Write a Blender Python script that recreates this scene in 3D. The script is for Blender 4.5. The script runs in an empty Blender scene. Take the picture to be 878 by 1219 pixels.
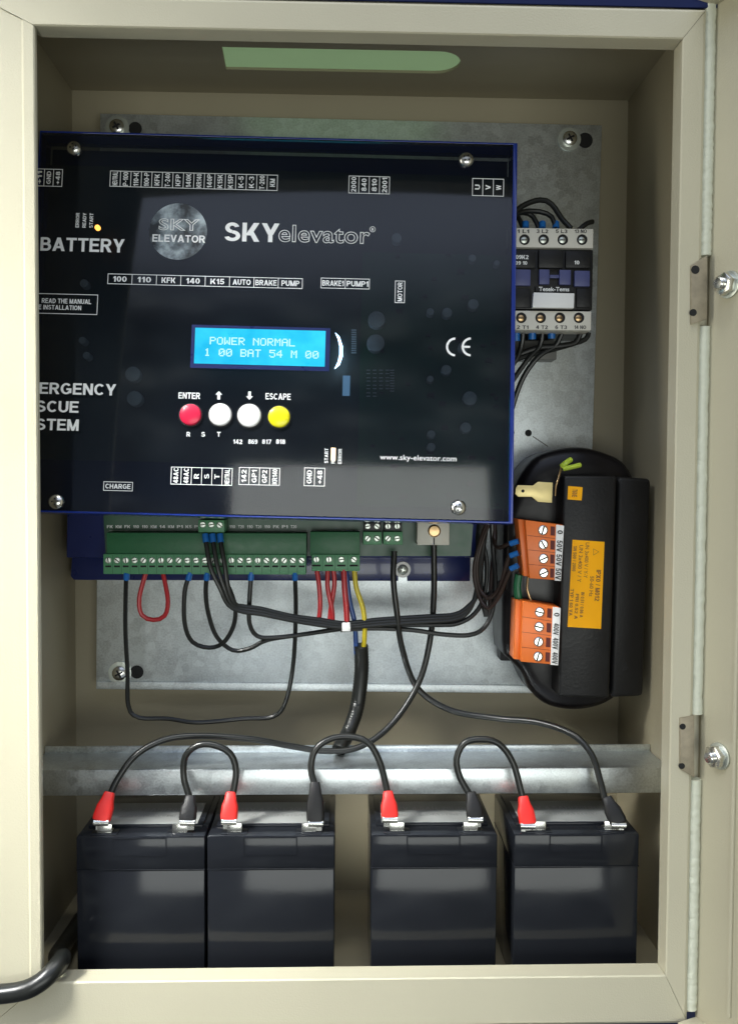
import bpy, bmesh, math, random
import numpy as np
from mathutils import Matrix, Vector
random.seed(4)
PI = math.pi
MM = 0.001
scene = bpy.context.scene
COL = scene.collection

# ------------------------------------------------------------------ camera
# all building happens in millimetres: x right, y into the cabinet, z up; y = 0 is the front of the cabinet frame
FPX, CX, CY = 1050.0, 439.0, 609.5                     # lens of the photograph (878 x 1219)
CAM = (-11.7402, -568.0, 22.5753, 0.0365152, -0.0297791, 0.0044809)
def rot3(rx, ry, rz):
    c, s = math.cos, math.sin
    X = np.array([[1,0,0],[0,c(rx),-s(rx)],[0,s(rx),c(rx)]])
    Y = np.array([[c(ry),0,s(ry)],[0,1,0],[-s(ry),0,c(ry)]])
    Z = np.array([[c(rz),-s(rz),0],[s(rz),c(rz),0],[0,0,1]])
    return Z @ Y @ X
CR = rot3(*CAM[3:]) @ np.array([[1,0,0],[0,0,-1],[0,1,0]])
CO = Vector(CAM[:3])
cam_d = bpy.data.cameras.new('camera'); cam = bpy.data.objects.new('camera', cam_d); COL.objects.link(cam)
cam_d.sensor_fit = 'VERTICAL'; cam_d.sensor_height = 36.0; cam_d.lens = 36.0 * FPX / 1219.0
cam_d.clip_start = 0.02; cam_d.clip_end = 50
m = Matrix.Identity(4)
for i in range(3):
    m[i][0] = CR[0][i]; m[i][1] = -CR[1][i]; m[i][2] = -CR[2][i]; m[i][3] = CAM[i] * MM
cam.matrix_world = m
scene.camera = cam

# ------------------------------------------------------------------ world, lamps, exposure
world = bpy.data.worlds.new('World'); scene.world = world; world.use_nodes = True
wn, wl = world.node_tree.nodes, world.node_tree.links
bg = wn['Background']; bg.inputs['Strength'].default_value = 0.085
# the dim room around the cabinet: pale ceiling, darker lower part, soft uneven furniture-like patches all round
wtc = wn.new('ShaderNodeTexCoord'); wno = wn.new('ShaderNodeTexNoise'); wno.inputs['Scale'].default_value = 3.2; wno.inputs['Detail'].default_value = 3
wmp = wn.new('ShaderNodeMapping'); wmp.inputs['Scale'].default_value = (1.6, 1.6, 4.2); wmp.inputs['Location'].default_value = (0.35, 0.1, 0.2)
wl.new(wtc.outputs['Generated'], wmp.inputs['Vector']); wl.new(wmp.outputs['Vector'], wno.inputs['Vector'])
wr = wn.new('ShaderNodeValToRGB'); we = wr.color_ramp.elements
we[0].position = 0.36; we[0].color = (0.18, 0.22, 0.32, 1); we[1].position = 0.66; we[1].color = (4.6, 5.0, 5.0, 1)
k_ = we.new(0.47); k_.color = (0.75, 0.55, 0.45, 1); k_ = we.new(0.55); k_.color = (1.5, 1.75, 1.9, 1)
wl.new(wno.outputs['Fac'], wr.inputs['Fac'])
wsx = wn.new('ShaderNodeSeparateXYZ'); wl.new(wtc.outputs['Generated'], wsx.inputs['Vector'])
wmr = wn.new('ShaderNodeMapRange'); wmr.interpolation_type = 'SMOOTHSTEP'; wmr.inputs['From Min'].default_value = 0.33; wmr.inputs['From Max'].default_value = 0.66
wl.new(wsx.outputs['Z'], wmr.inputs['Value'])
wmx = wn.new('ShaderNodeMix'); wmx.data_type = 'RGBA'; wmx.inputs['B'].default_value = (12.0, 13.6, 17.5, 1)      # pale blue-grey ceiling
wl.new(wmr.outputs['Result'], wmx.inputs['Factor']); wl.new(wr.outputs['Color'], wmx.inputs['A']); wl.new(wmx.outputs['Result'], bg.inputs['Color'])
def area(name, loc, target, sx, sy, power, color):
    l = bpy.data.lights.new(name, 'AREA'); l.shape = 'RECTANGLE'; l.size = sx; l.size_y = sy
    l.energy = power; l.color = color
    o = bpy.data.objects.new(name, l); COL.objects.link(o)
    o.location = loc
    o.rotation_euler = (Vector(target) - Vector(loc)).to_track_quat('-Z', 'Y').to_euler()
    return o
area('front_window', (0.20, -1.80, -0.34), (0, 0.1, -0.05), 1.5, 0.6, 13, (0.96, 1.0, 0.95))
area('ceiling_light', (0.12, -0.42, 1.65), (0, -0.02, 0.0), 0.8, 0.25, 9, (1.0, 0.98, 0.84))
area('left_window', (-1.3, -0.24, 0.05), (0.25, -0.1, 0.0), 0.34, 0.9, 8, (1.0, 0.97, 0.84))
sl = area('rail_fill', (-0.78, -0.45, 0.70), (-0.275, 0, -0.03), 0.3, 0.4, 1.7, (1.0, 1.0, 0.95)); sl.data.spread = math.radians(30)  # added unseen lamp, narrow beam that brightens the left rail
vs = scene.view_settings
vs.view_transform = 'Standard'; vs.look = 'None'; vs.exposure = 0.0; vs.gamma = 1.0; vs.use_curve_mapping = False
scene.render.engine = 'CYCLES'

# ------------------------------------------------------------------ building helpers
def ray(px, py):
    v = ((px - CX) / FPX, (py - CY) / FPX, 1.0)
    return Vector([sum(CR[i][j] * v[i] for i in range(3)) for j in range(3)])
class Frame:
    """a plane in the place: origin, right, up, towards the viewer"""
    def __init__(s, O, U, V, N): s.O, s.U, s.V, s.N = Vector(O), Vector(U).normalized(), Vector(V).normalized(), Vector(N).normalized()
    def hit(s, px, py, w=0.0):
        d = ray(px, py); t = (s.O + s.N * w - CO).dot(s.N) / d.dot(s.N)
        return CO + d * t
    def uv(s, px, py, w=0.0):
        p = s.hit(px, py, w) - s.O
        return p.dot(s.U), p.dot(s.V)
    def at(s, u, v, w): return s.O + s.U * u + s.V * v + s.N * w
    def k(s, px, py, w=0.0):
        a, b = s.uv(px - 5, py, w), s.uv(px + 5, py, w)
        return math.hypot(a[0]-b[0], a[1]-b[1]) / 10
    def matrix(s, u=0, v=0, w=0):
        p = s.at(u, v, w)
        M = Matrix.Identity(4)
        for i in range(3): M[i][0], M[i][1], M[i][2], M[i][3] = s.U[i], s.V[i], s.N[i], p[i]
        return M
def plane(y): return Frame((0, y, 0), (1,0,0), (0,0,1), (0,-1,0))
LOCAL = Frame((0,0,0), (1,0,0), (0,1,0), (0,0,1))
def at(px, py, y): return plane(y).hit(px, py)

class MB:
    def __init__(s): s.bm = bmesh.new(); s.smooth = False
    def verts(s, pts): return [s.bm.verts.new(p) for p in pts]
    def face(s, vs):
        try: return s.bm.faces.new(vs)
        except ValueError: return None
    def prism(s, A, B, cap=True):
        a, b = s.verts(A), s.verts(B); n = len(a)
        for i in range(n): s.face([a[i], a[(i+1) % n], b[(i+1) % n], b[i]])
        if cap: s.face(a[::-1]); s.face(b)
        return s
    def box(s, x0, x1, y0, y1, z0, z1):
        q = [(x0,y0),(x1,y0),(x1,y1),(x0,y1)]
        return s.prism([(x,y,z0) for x,y in q], [(x,y,z1) for x,y in q])
    def fprism(s, F, uv, wf, wb, taper=None):
        f = taper or uv
        return s.prism([F.at(u, v, wb) for u, v in uv], [F.at(u, v, wf) for u, v in f])
    def fbox(s, F, u0, v0, u1, v1, wf, wb): return s.fprism(F, [(u0,v0),(u1,v0),(u1,v1),(u0,v1)], wf, wb)
    def pbox(s, F, r, wf, wb):
        u0, v1 = F.uv(r[0], r[1], wf); u1, v0 = F.uv(r[2], r[3], wf)
        return s.fbox(F, u0, v0, u1, v1, wf, wb)
    def ppoly(s, F, pts, wf, wb): return s.fprism(F, [F.uv(x, y, wf) for x, y in pts], wf, wb)
    def cyl(s, F, u, v, r, wf, wb, n=20, rt=None):
        rt = r if rt is None else rt
        c = [(math.cos(2*PI*i/n), math.sin(2*PI*i/n)) for i in range(n)]
        return s.fprism(F, [(u+r*a, v+r*b) for a, b in c], wf, wb, [(u+rt*a, v+rt*b) for a, b in c])
    def pcyl(s, F, px, py, rpx, wf, wb, n=20, rt=None):
        u, v = F.uv(px, py, wf); k = F.k(px, py, wf)
        return s.cyl(F, u, v, rpx*k, wf, wb, n, None if rt is None else rt*k)
    def lathe(s, F, u, v, prof, n=20):
        rings = [s.verts([F.at(u + r*math.cos(2*PI*i/n), v + r*math.sin(2*PI*i/n), w) for i in range(n)]) for r, w in prof]
        for a, b in zip(rings, rings[1:]):
            for i in range(n): s.face([a[i], a[(i+1)%n], b[(i+1)%n], b[i]])
        s.face(rings[0][::-1]); s.face(rings[-1]); return s
    def ring(s, F, u, v, ro, ri, wf, wb, n=24):
        o1 = s.verts([F.at(u+ro*math.cos(2*PI*i/n), v+ro*math.sin(2*PI*i/n), wf) for i in range(n)])
        i1 = s.verts([F.at(u+ri*math.cos(2*PI*i/n), v+ri*math.sin(2*PI*i/n), wf) for i in range(n)])
        o0 = s.verts([F.at(u+ro*math.cos(2*PI*i/n), v+ro*math.sin(2*PI*i/n), wb) for i in range(n)])
        i0 = s.verts([F.at(u+ri*math.cos(2*PI*i/n), v+ri*math.sin(2*PI*i/n), wb) for i in range(n)])
        for i in range(n):
            j = (i+1) % n
            s.face([o1[i], o1[j], i1[j], i1[i]]); s.face([o0[i], o0[j], o1[j], o1[i]])
            s.face([i0[j], i0[i], i1[i], i1[j]]); s.face([o0[j], o0[i], i0[i], i0[j]])
        return s
    def rectring(s, F, o, i, wf, wb):
        """frame between two rectangles (u0,v0,u1,v1)"""
        def c(r, w): return s.verts([F.at(a, b, w) for a, b in ((r[0],r[1]),(r[2],r[1]),(r[2],r[3]),(r[0],r[3]))])
        of, jf, ob, jb = c(o, wf), c(i, wf), c(o, wb), c(i, wb)
        for a in range(4):
            b = (a+1) % 4
            s.face([of[a], of[b], jf[b], jf[a]]); s.face([ob[a], ob[b], of[b], of[a]])
            s.face([jb[b], jb[a], jf[a], jf[b]]); s.face([ob[b], ob[a], jb[a], jb[b]])
        return s
    def tube(s, pts, r, n=10, step=7, rr=None):
        P = smooth_path([Vector(p) for p in pts], step)
        T = [(P[min(i+1, len(P)-1)] - P[max(i-1, 0)]).normalized() for i in range(len(P))]
        up = Vector((0.3, 1, 0.2)); a = (up - T[0]*up.dot(T[0])).normalized(); rings = []
        for i, (p, t) in enumerate(zip(P, T)):
            a = (a - t*a.dot(t)).normalized(); b = t.cross(a)
            q = r if rr is None else rr(i, len(P))
            rings.append(s.verts([p + a*(q*math.cos(2*PI*j/n)) + b*(q*math.sin(2*PI*j/n)) for j in range(n)]))
        for x, y in zip(rings, rings[1:]):
            for j in range(n): s.face([x[j], x[(j+1)%n], y[(j+1)%n], y[j]])
        s.face(rings[0][::-1]); s.face(rings[-1]); s.smooth = True; return s
def smooth_path(P, step):
    if len(P) < 3: return P
    out = []; Q = [P[0]*2-P[1]] + P + [P[-1]*2-P[-2]]
    for i in range(1, len(Q)-2):
        a, b, c, d = Q[i-1:i+3]; n = max(2, int((c-b).length/step*2))
        for j in range(n):
            t = j/n
            out.append(0.5*((2*b) + (c-a)*t + (2*a-5*b+4*c-d)*t*t + (3*b-a-3*c+d)*t**3))
    out.append(P[-1]); return out

WM = {}                                                 # world matrices in millimetres
def link(o, parent, M):
    COL.objects.link(o); WM[o.name] = M
    L = M if parent is None else WM[parent.name].inverted() @ M
    if parent is not None: o.parent = parent
    L = L.copy(); L.translation = L.translation * MM
    o.matrix_local = L
def to_mesh(name, mb, mat, M, bevel=0, seg=2, sharp=35):
    bm = mb.bm
    bmesh.ops.remove_doubles(bm, verts=bm.verts, dist=1e-4)
    bmesh.ops.recalc_face_normals(bm, faces=bm.faces)
    if bevel:
        es = [e for e in bm.edges if len(e.link_faces) == 2 and e.calc_face_angle(0) > math.radians(30)]
        bmesh.ops.bevel(bm, geom=es, offset=bevel, segments=seg, affect='EDGES', profile=0.5, clamp_overlap=True)
    inv = M.inverted()
    for v in bm.verts: v.co = (inv @ v.co) * MM
    me = bpy.data.meshes.new(name); bm.to_mesh(me); bm.free()
    me.materials.append(mat)
    if mb.smooth or bevel:
        for p in me.polygons: p.use_smooth = True
        try: me.set_sharp_from_angle(angle=math.radians(sharp))
        except Exception: pass
    return me
def props(o, label=None, cat=None, group=None, kind=None):
    if label: o['label'] = label
    if cat: o['category'] = cat
    if group: o['group'] = group
    if kind: o['kind'] = kind
    return o
def thing(name, label, cat, loc, group=None):
    o = bpy.data.objects.new(name, None); o.empty_display_size = 0.01
    link(o, None, Matrix.Translation(Vector(loc)))
    return props(o, label, cat, group)
def part(name, mb, mat, parent, label=None, bevel=0, seg=2, sharp=35, kind=None):
    M = WM[parent.name] if parent is not None else Matrix.Identity(4)
    o = bpy.data.objects.new(name, to_mesh(name, mb, mat, M, bevel, seg, sharp))
    link(o, parent, M); return props(o, label, kind=kind)
def solo(name, mb, mat, label, cat, origin, group=None, bevel=0, kind=None):
    M = Matrix.Translation(Vector(origin))
    o = bpy.data.objects.new(name, to_mesh(name, mb, mat, M, bevel))
    link(o, None, M); return props(o, label, cat, group, kind)
def proto(name, mb, mat, bevel=0): return to_mesh(name, mb, mat, Matrix.Identity(4), bevel)
def rep(name, me, parent, M, label=None):
    o = bpy.data.objects.new(name, me); link(o, parent, M); return props(o, label)
def copy_tree(o, shift=None, parent=None):
    c = o.copy(); COL.objects.link(c); c.parent = parent
    if shift is not None: c.location = o.location + shift
    for ch in list(o.children): copy_tree(ch, None, c)
    return c

# ------------------------------------------------------------------ materials
def mat(name, color, rough=0.5, metal=0.0, var=0.12, nscale=60, bump=0.0, bscale=400, spec=0.5, coat=0.0, emit=None, estr=0, rvar=0.1):
    m = bpy.data.materials.new(name); m.use_nodes = True; nt = m.node_tree; N, L = nt.nodes, nt.links
    b = N['Principled BSDF']; tc = N.new('ShaderNodeTexCoord')
    n = N.new('ShaderNodeTexNoise'); n.inputs['Scale'].default_value = nscale; n.inputs['Detail'].default_value = 5
    L.new(tc.outputs['Object'], n.inputs['Vector'])
    mx = N.new('ShaderNodeMix'); mx.data_type = 'RGBA'
    mx.inputs['A'].default_value = tuple(c*(1-var) for c in color) + (1,)
    mx.inputs['B'].default_value = tuple(min(1, c*(1+var)) for c in color) + (1,)
    L.new(n.outputs['Fac'], mx.inputs['Factor']); L.new(mx.outputs['Result'], b.inputs['Base Color'])
    mr = N.new('ShaderNodeMapRange'); mr.inputs['To Min'].default_value = max(0, rough-rvar); mr.inputs['To Max'].default_value = min(1, rough+rvar)
    L.new(n.outputs['Fac'], mr.inputs['Value']); L.new(mr.outputs['Result'], b.inputs['Roughness'])
    b.inputs['Metallic'].default_value = metal; b.inputs['Specular IOR Level'].default_value = spec
    b.inputs['Coat Weight'].default_value = coat; b.inputs['Coat Roughness'].default_value = 0.05
    if bump:
        n2 = N.new('ShaderNodeTexNoise'); n2.inputs['Scale'].default_value = bscale; n2.inputs['Detail'].default_value = 3
        L.new(tc.outputs['Object'], n2.inputs['Vector'])
        bp = N.new('ShaderNodeBump'); bp.inputs['Strength'].default_value = bump; bp.inputs['Distance'].default_value = 0.0005
        L.new(n2.outputs['Fac'], bp.inputs['Height']); L.new(bp.outputs['Normal'], b.inputs['Normal'])
    if emit:
        b.inputs['Emission Color'].default_value = emit + (1,); b.inputs['Emission Strength'].default_value = estr
    return m
def galvanised(name, base=0.62, rough=0.42):
    m = bpy.data.materials.new(name); m.use_nodes = True; nt = m.node_tree; N, L = nt.nodes, nt.links
    b = N['Principled BSDF']; tc = N.new('ShaderNodeTexCoord')
    v = N.new('ShaderNodeTexVoronoi'); v.inputs['Scale'].default_value = 160
    n = N.new('ShaderNodeTexNoise'); n.inputs['Scale'].default_value = 14; n.inputs['Detail'].default_value = 6
    st = N.new('ShaderNodeMapping'); st.inputs['Scale'].default_value = (1, 1, 0.25)
    n3 = N.new('ShaderNodeTexNoise'); n3.inputs['Scale'].default_value = 700; n3.inputs['Detail'].default_value = 2
    L.new(tc.outputs['Object'], v.inputs['Vector']); L.new(tc.outputs['Object'], st.inputs['Vector']); L.new(st.outputs['Vector'], n.inputs['Vector'])
    L.new(tc.outputs['Object'], n3.inputs['Vector'])
    bw = N.new('ShaderNodeRGBToBW'); L.new(v.outputs['Color'], bw.inputs['Color'])
    a = N.new('ShaderNodeMath'); a.operation = 'MULTIPLY_ADD'; a.inputs[1].default_value = 0.34; L.new(bw.outputs['Val'], a.inputs[0])
    c = N.new('ShaderNodeMath'); c.operation = 'MULTIPLY_ADD'; c.inputs[1].default_value = 0.28; L.new(n.outputs['Fac'], c.inputs[0]); L.new(n3.outputs['Fac'], c.inputs[2])
    L.new(c.outputs[0], a.inputs[2])
    r = N.new('ShaderNodeValToRGB'); r.color_ramp.elements[0].position = 0.38; r.color_ramp.elements[1].position = 1.25 if False else 1.0
    r.color_ramp.elements[0].color = (base*0.72, base*0.77, base*0.79, 1); r.color_ramp.elements[1].color = (base*1.08, base*1.15, base*1.17, 1)
    L.new(a.outputs[0], r.inputs['Fac']); L.new(r.outputs['Color'], b.inputs['Base Color'])
    mr = N.new('ShaderNodeMapRange'); mr.inputs['To Min'].default_value = rough-0.08; mr.inputs['To Max'].default_value = rough+0.12
    L.new(a.outputs[0], mr.inputs['Value']); L.new(mr.outputs['Result'], b.inputs['Roughness'])
    b.inputs['Metallic'].default_value = 0.95
    bp = N.new('ShaderNodeBump'); bp.inputs['Strength'].default_value = 0.12; bp.inputs['Distance'].default_value = 0.0003
    L.new(n3.outputs['Fac'], bp.inputs['Height']); L.new(bp.outputs['Normal'], b.inputs['Normal'])
    return m
def smoked(name, tint, clear):
    m = bpy.data.materials.new(name); m.use_nodes = True; nt = m.node_tree; N, L = nt.nodes, nt.links
    b = N['Principled BSDF']; out = N['Material Output']
    b.inputs['Base Color'].default_value = (0.011, 0.015, 0.024, 1); b.inputs['Roughness'].default_value = 0.09
    b.inputs['Specular IOR Level'].default_value = 0.6
    tc = N.new('ShaderNodeTexCoord'); n = N.new('ShaderNodeTexNoise'); n.inputs['Scale'].default_value = 25; n.inputs['Detail'].default_value = 8
    L.new(tc.outputs['Object'], n.inputs['Vector'])
    mr = N.new('ShaderNodeMapRange'); mr.inputs['To Min'].default_value = 0.06; mr.inputs['To Max'].default_value = 0.16
    L.new(n.outputs['Fac'], mr.inputs['Value']); L.new(mr.outputs['Result'], b.inputs['Roughness'])
    t = N.new('ShaderNodeBsdfTransparent'); t.inputs['Color'].default_value = tint + (1,)
    mx = N.new('ShaderNodeMixShader'); mx.inputs['Fac'].default_value = clear
    b.inputs['Specular IOR Level'].default_value = 0.0
    L.new(b.outputs[0], mx.inputs[1]); L.new(t.outputs[0], mx.inputs[2])
    g = N.new('ShaderNodeBsdfGlossy'); fr = N.new('ShaderNodeFresnel'); fr.inputs['IOR'].default_value = 1.5
    mr.inputs['To Min'].default_value = 0.04; mr.inputs['To Max'].default_value = 0.13
    L.new(mr.outputs['Result'], g.inputs['Roughness'])
    m2 = N.new('ShaderNodeMixShader'); L.new(fr.outputs[0], m2.inputs['Fac']); L.new(mx.outputs[0], m2.inputs[1]); L.new(g.outputs[0], m2.inputs[2])
    L.new(m2.outputs[0], out.inputs['Surface'])
    return m
M = {}
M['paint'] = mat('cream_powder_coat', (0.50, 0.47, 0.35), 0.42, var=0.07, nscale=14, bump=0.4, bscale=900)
M['paint_shaded'] = mat('cream_powder_coat_shaded', (0.35, 0.31, 0.21), 0.5, var=0.07, nscale=7, bump=0.25, bscale=900)  # the same cream coat, darkened to carry the shade inside the cabinet
M['gasket'] = mat('white_foam_seal', (0.58, 0.60, 0.49), 0.55, var=0.08, nscale=300, bump=0.9, bscale=330)
M['zinc'] = galvanised('galvanised_plate', 0.78, 0.40)
M['zinc_bar'] = galvanised('galvanised_bracket', 0.66, 0.27)
M['steel'] = mat('bright_steel', (0.72, 0.72, 0.68), 0.25, 1.0, bump=0.1)
M['steel_dull'] = mat('dull_zinc_screw', (0.62, 0.66, 0.60), 0.38, 0.8, bump=0.2)
M['brass'] = mat('brass', (0.55, 0.38, 0.20), 0.35, 1.0)
M['spade'] = mat('tinned_brass_tab', (0.80, 0.66, 0.30), 0.42, 0.45, var=0.1, nscale=200)
M['hole'] = mat('dark_hole', (0.008, 0.008, 0.008), 0.8)
M['smoke'] = smoked('smoked_blue_acrylic', (0.76, 0.81, 0.84), 0.72)
M['blue'] = mat('dark_blue_paint', (0.012, 0.022, 0.115), 0.3, var=0.1, coat=0.3)
M['blue_edge'] = mat('bright_blue_acrylic_edge', (0.012, 0.035, 0.25), 0.2, var=0.15, coat=0.5)
M['print'] = mat('white_print', (0.88, 0.90, 0.89), 0.5, var=0.06, nscale=900)
M['print_dark'] = mat('black_print', (0.03, 0.03, 0.03), 0.6, var=0.2, nscale=900)
M['print_brown'] = mat('faded_brown_print', (0.22, 0.09, 0.02), 0.6, var=0.3, nscale=900)
M['pcb'] = mat('green_circuit_board', (0.012, 0.075, 0.035), 0.35, var=0.25, nscale=120)
M['header'] = mat('dark_green_plastic', (0.022, 0.13, 0.052), 0.45, var=0.1, nscale=200, bump=0.2)
M['plug'] = mat('light_green_plastic', (0.085, 0.27, 0.13), 0.45, var=0.1, nscale=200, bump=0.2)
M['black'] = mat('black_plastic', (0.008, 0.008, 0.0085), 0.45, var=0.25, bump=0.35, spec=0.36)
M['black_gloss'] = mat('black_resin', (0.006, 0.005, 0.006), 0.33, var=0.3, nscale=40, bump=0.3, bscale=70, spec=0.35)
M['charcoal'] = mat('charcoal_battery_plastic', (0.012, 0.0135, 0.017), 0.12, var=0.1, nscale=30, spec=0.28, bump=0.05, rvar=0.05)
M['wire'] = mat('black_wire_sheath', (0.010, 0.011, 0.010), 0.33, var=0.2, nscale=100)
M['wire_brown'] = mat('dark_brown_wire_sheath', (0.030, 0.017, 0.013), 0.35, var=0.2)
M['red_wire'] = mat('red_wire_sheath', (0.42, 0.018, 0.022), 0.35, var=0.1)
M['blue_wire'] = mat('blue_wire_sheath', (0.012, 0.06, 0.24), 0.35, var=0.1)
M['yellow_wire'] = mat('yellow_wire_sheath', (0.58, 0.46, 0.02), 0.35, var=0.1)
M['lime_wire'] = mat('yellow_green_wire_sheath', (0.42, 0.55, 0.05), 0.35, var=0.15)
M['green_wire'] = mat('green_wire_sheath', (0.01, 0.12, 0.045), 0.35, var=0.15)
M['ferrule'] = mat('blue_ferrule_plastic', (0.012, 0.14, 0.46), 0.35, var=0.1)
M['red_boot'] = mat('red_rubber_boot', (0.72, 0.02, 0.015), 0.42, var=0.06, bump=0.2)
M['grey'] = mat('grey_heat_shrink', (0.16, 0.16, 0.15), 0.5)
M['white'] = mat('white_plastic', (0.84, 0.84, 0.82), 0.45, var=0.04)
M['ivory'] = mat('ivory_plastic', (0.66, 0.64, 0.56), 0.5, var=0.05)
M['slate'] = mat('slate_blue_plastic', (0.065, 0.075, 0.20), 0.45, var=0.12, nscale=300)
M['orange'] = mat('orange_plastic', (0.78, 0.17, 0.022), 0.4, var=0.05)
M['orange_dark'] = mat('deep_red_slot', (0.10, 0.008, 0.004), 0.6)
M['label'] = mat('yellow_orange_sticker', (0.95, 0.42, 0.004), 0.6, spec=0.2, var=0.12, nscale=28)
M['red_btn'] = mat('red_button_plastic', (0.72, 0.018, 0.07), 0.3, var=0.04)
M['white_btn'] = mat('white_button_plastic', (0.90, 0.90, 0.88), 0.3, var=0.03)
M['yellow_btn'] = mat('yellow_button_plastic', (0.85, 0.78, 0.01), 0.3, var=0.04)
M['grey_sheet'] = mat('pale_grey_sheet', (0.30, 0.31, 0.30), 0.16, var=0.2, nscale=60, spec=0.9)
M['grey_text'] = mat('faint_dark_print', (0.17, 0.175, 0.17), 0.3, var=0.1)
M['navy'] = mat('matte_navy_plastic', (0.010, 0.017, 0.070), 0.65, var=0.15, spec=0.12)
M['wall'] = mat('dark_navy_wall', (0.010, 0.016, 0.055), 0.7, var=0.3, nscale=12)
M['hinge'] = mat('worn_grey_hinge_steel', (0.30, 0.26, 0.185), 0.55, 0.3, var=0.35, nscale=200)
M['cap_top'] = mat('capacitor_aluminium', (0.42, 0.45, 0.48), 0.5, 0.1, var=0.25, nscale=150)
M['chip'] = mat('chip_plastic', (0.02, 0.02, 0.022), 0.5)
M['lcd'] = mat('lit_lcd', (0.0, 0.02, 0.03), 0.3, emit=(0.0, 0.55, 0.86), estr=1.1)
def uneven(m, c1, c2, sc=45):
    nt = m.node_tree; b = nt.nodes['Principled BSDF']; tc = nt.nodes.new('ShaderNodeTexCoord'); n = nt.nodes.new('ShaderNodeTexNoise')
    n.inputs['Scale'].default_value = sc; n.inputs['Detail'].default_value = 4; nt.links.new(tc.outputs['Object'], n.inputs['Vector'])
    r = nt.nodes.new('ShaderNodeValToRGB'); r.color_ramp.elements[0].position = .35; r.color_ramp.elements[1].position = .68
    r.color_ramp.elements[0].color = c1 + (1,); r.color_ramp.elements[1].color = c2 + (1,)
    nt.links.new(n.outputs['Fac'], r.inputs['Fac']); nt.links.new(r.outputs['Color'], b.inputs['Emission Color'])
uneven(M['lcd'], (0.0, 0.47, 0.80), (0.03, 0.68, 0.95))
M['lcd_text'] = mat('lit_lcd_dots', (0.1, 0.1, 0.1), 0.3, emit=(0.50, 0.93, 1.0), estr=1.05)
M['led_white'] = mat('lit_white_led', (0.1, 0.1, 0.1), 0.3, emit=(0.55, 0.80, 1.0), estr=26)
M['led_orange'] = mat('lit_orange_led', (0.1, 0.1, 0.1), 0.3, emit=(1.0, 0.36, 0.06), estr=9)
M['led_dim'] = mat('lit_dim_led', (0.1, 0.1, 0.1), 0.3, emit=(1.0, 0.72, 0.4), estr=6)
# translucent pale cover over the cable slot in the roof
def translucent(name, color):
    m = bpy.data.materials.new(name); m.use_nodes = True; nt = m.node_tree; N, L = nt.nodes, nt.links
    b = N['Principled BSDF']; b.inputs['Base Color'].default_value = color + (1,); b.inputs['Roughness'].default_value = 0.6
    t = N.new('ShaderNodeBsdfTranslucent'); t.inputs['Color'].default_value = color + (1,)
    mx = N.new('ShaderNodeMixShader'); mx.inputs['Fac'].default_value = 0.6
    L.new(b.outputs[0], mx.inputs[1]); L.new(t.outputs[0], mx.inputs[2]); L.new(mx.outputs[0], N['Material Output'].inputs['Surface'])
    return m
M['slot_cover'] = translucent('pale_green_translucent_cover', (0.60, 0.72, 0.50))
def globe_print(name):
    m = bpy.data.materials.new(name); m.use_nodes = True; nt = m.node_tree; N, L = nt.nodes, nt.links
    b = N['Principled BSDF']; tc = N.new('ShaderNodeTexCoord')
    n = N.new('ShaderNodeTexNoise'); n.inputs['Scale'].default_value = 52; n.inputs['Detail'].default_value = 7; n.inputs['Roughness'].default_value = 0.6
    L.new(tc.outputs['Object'], n.inputs['Vector'])
    r = N.new('ShaderNodeValToRGB'); e = r.color_ramp.elements
    e[0].position = 0.40; e[0].color = (0.02, 0.025, 0.03, 1); e[1].position = 0.62; e[1].color = (0.46, 0.54, 0.58, 1)
    k = e.new(0.49); k.color = (0.13, 0.16, 0.18, 1)
    L.new(n.outputs['Fac'], r.inputs['Fac']); L.new(r.outputs['Color'], b.inputs['Base Color']); b.inputs['Roughness'].default_value = 0.5
    return m
M['globe'] = globe_print('grey_globe_print')

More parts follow.
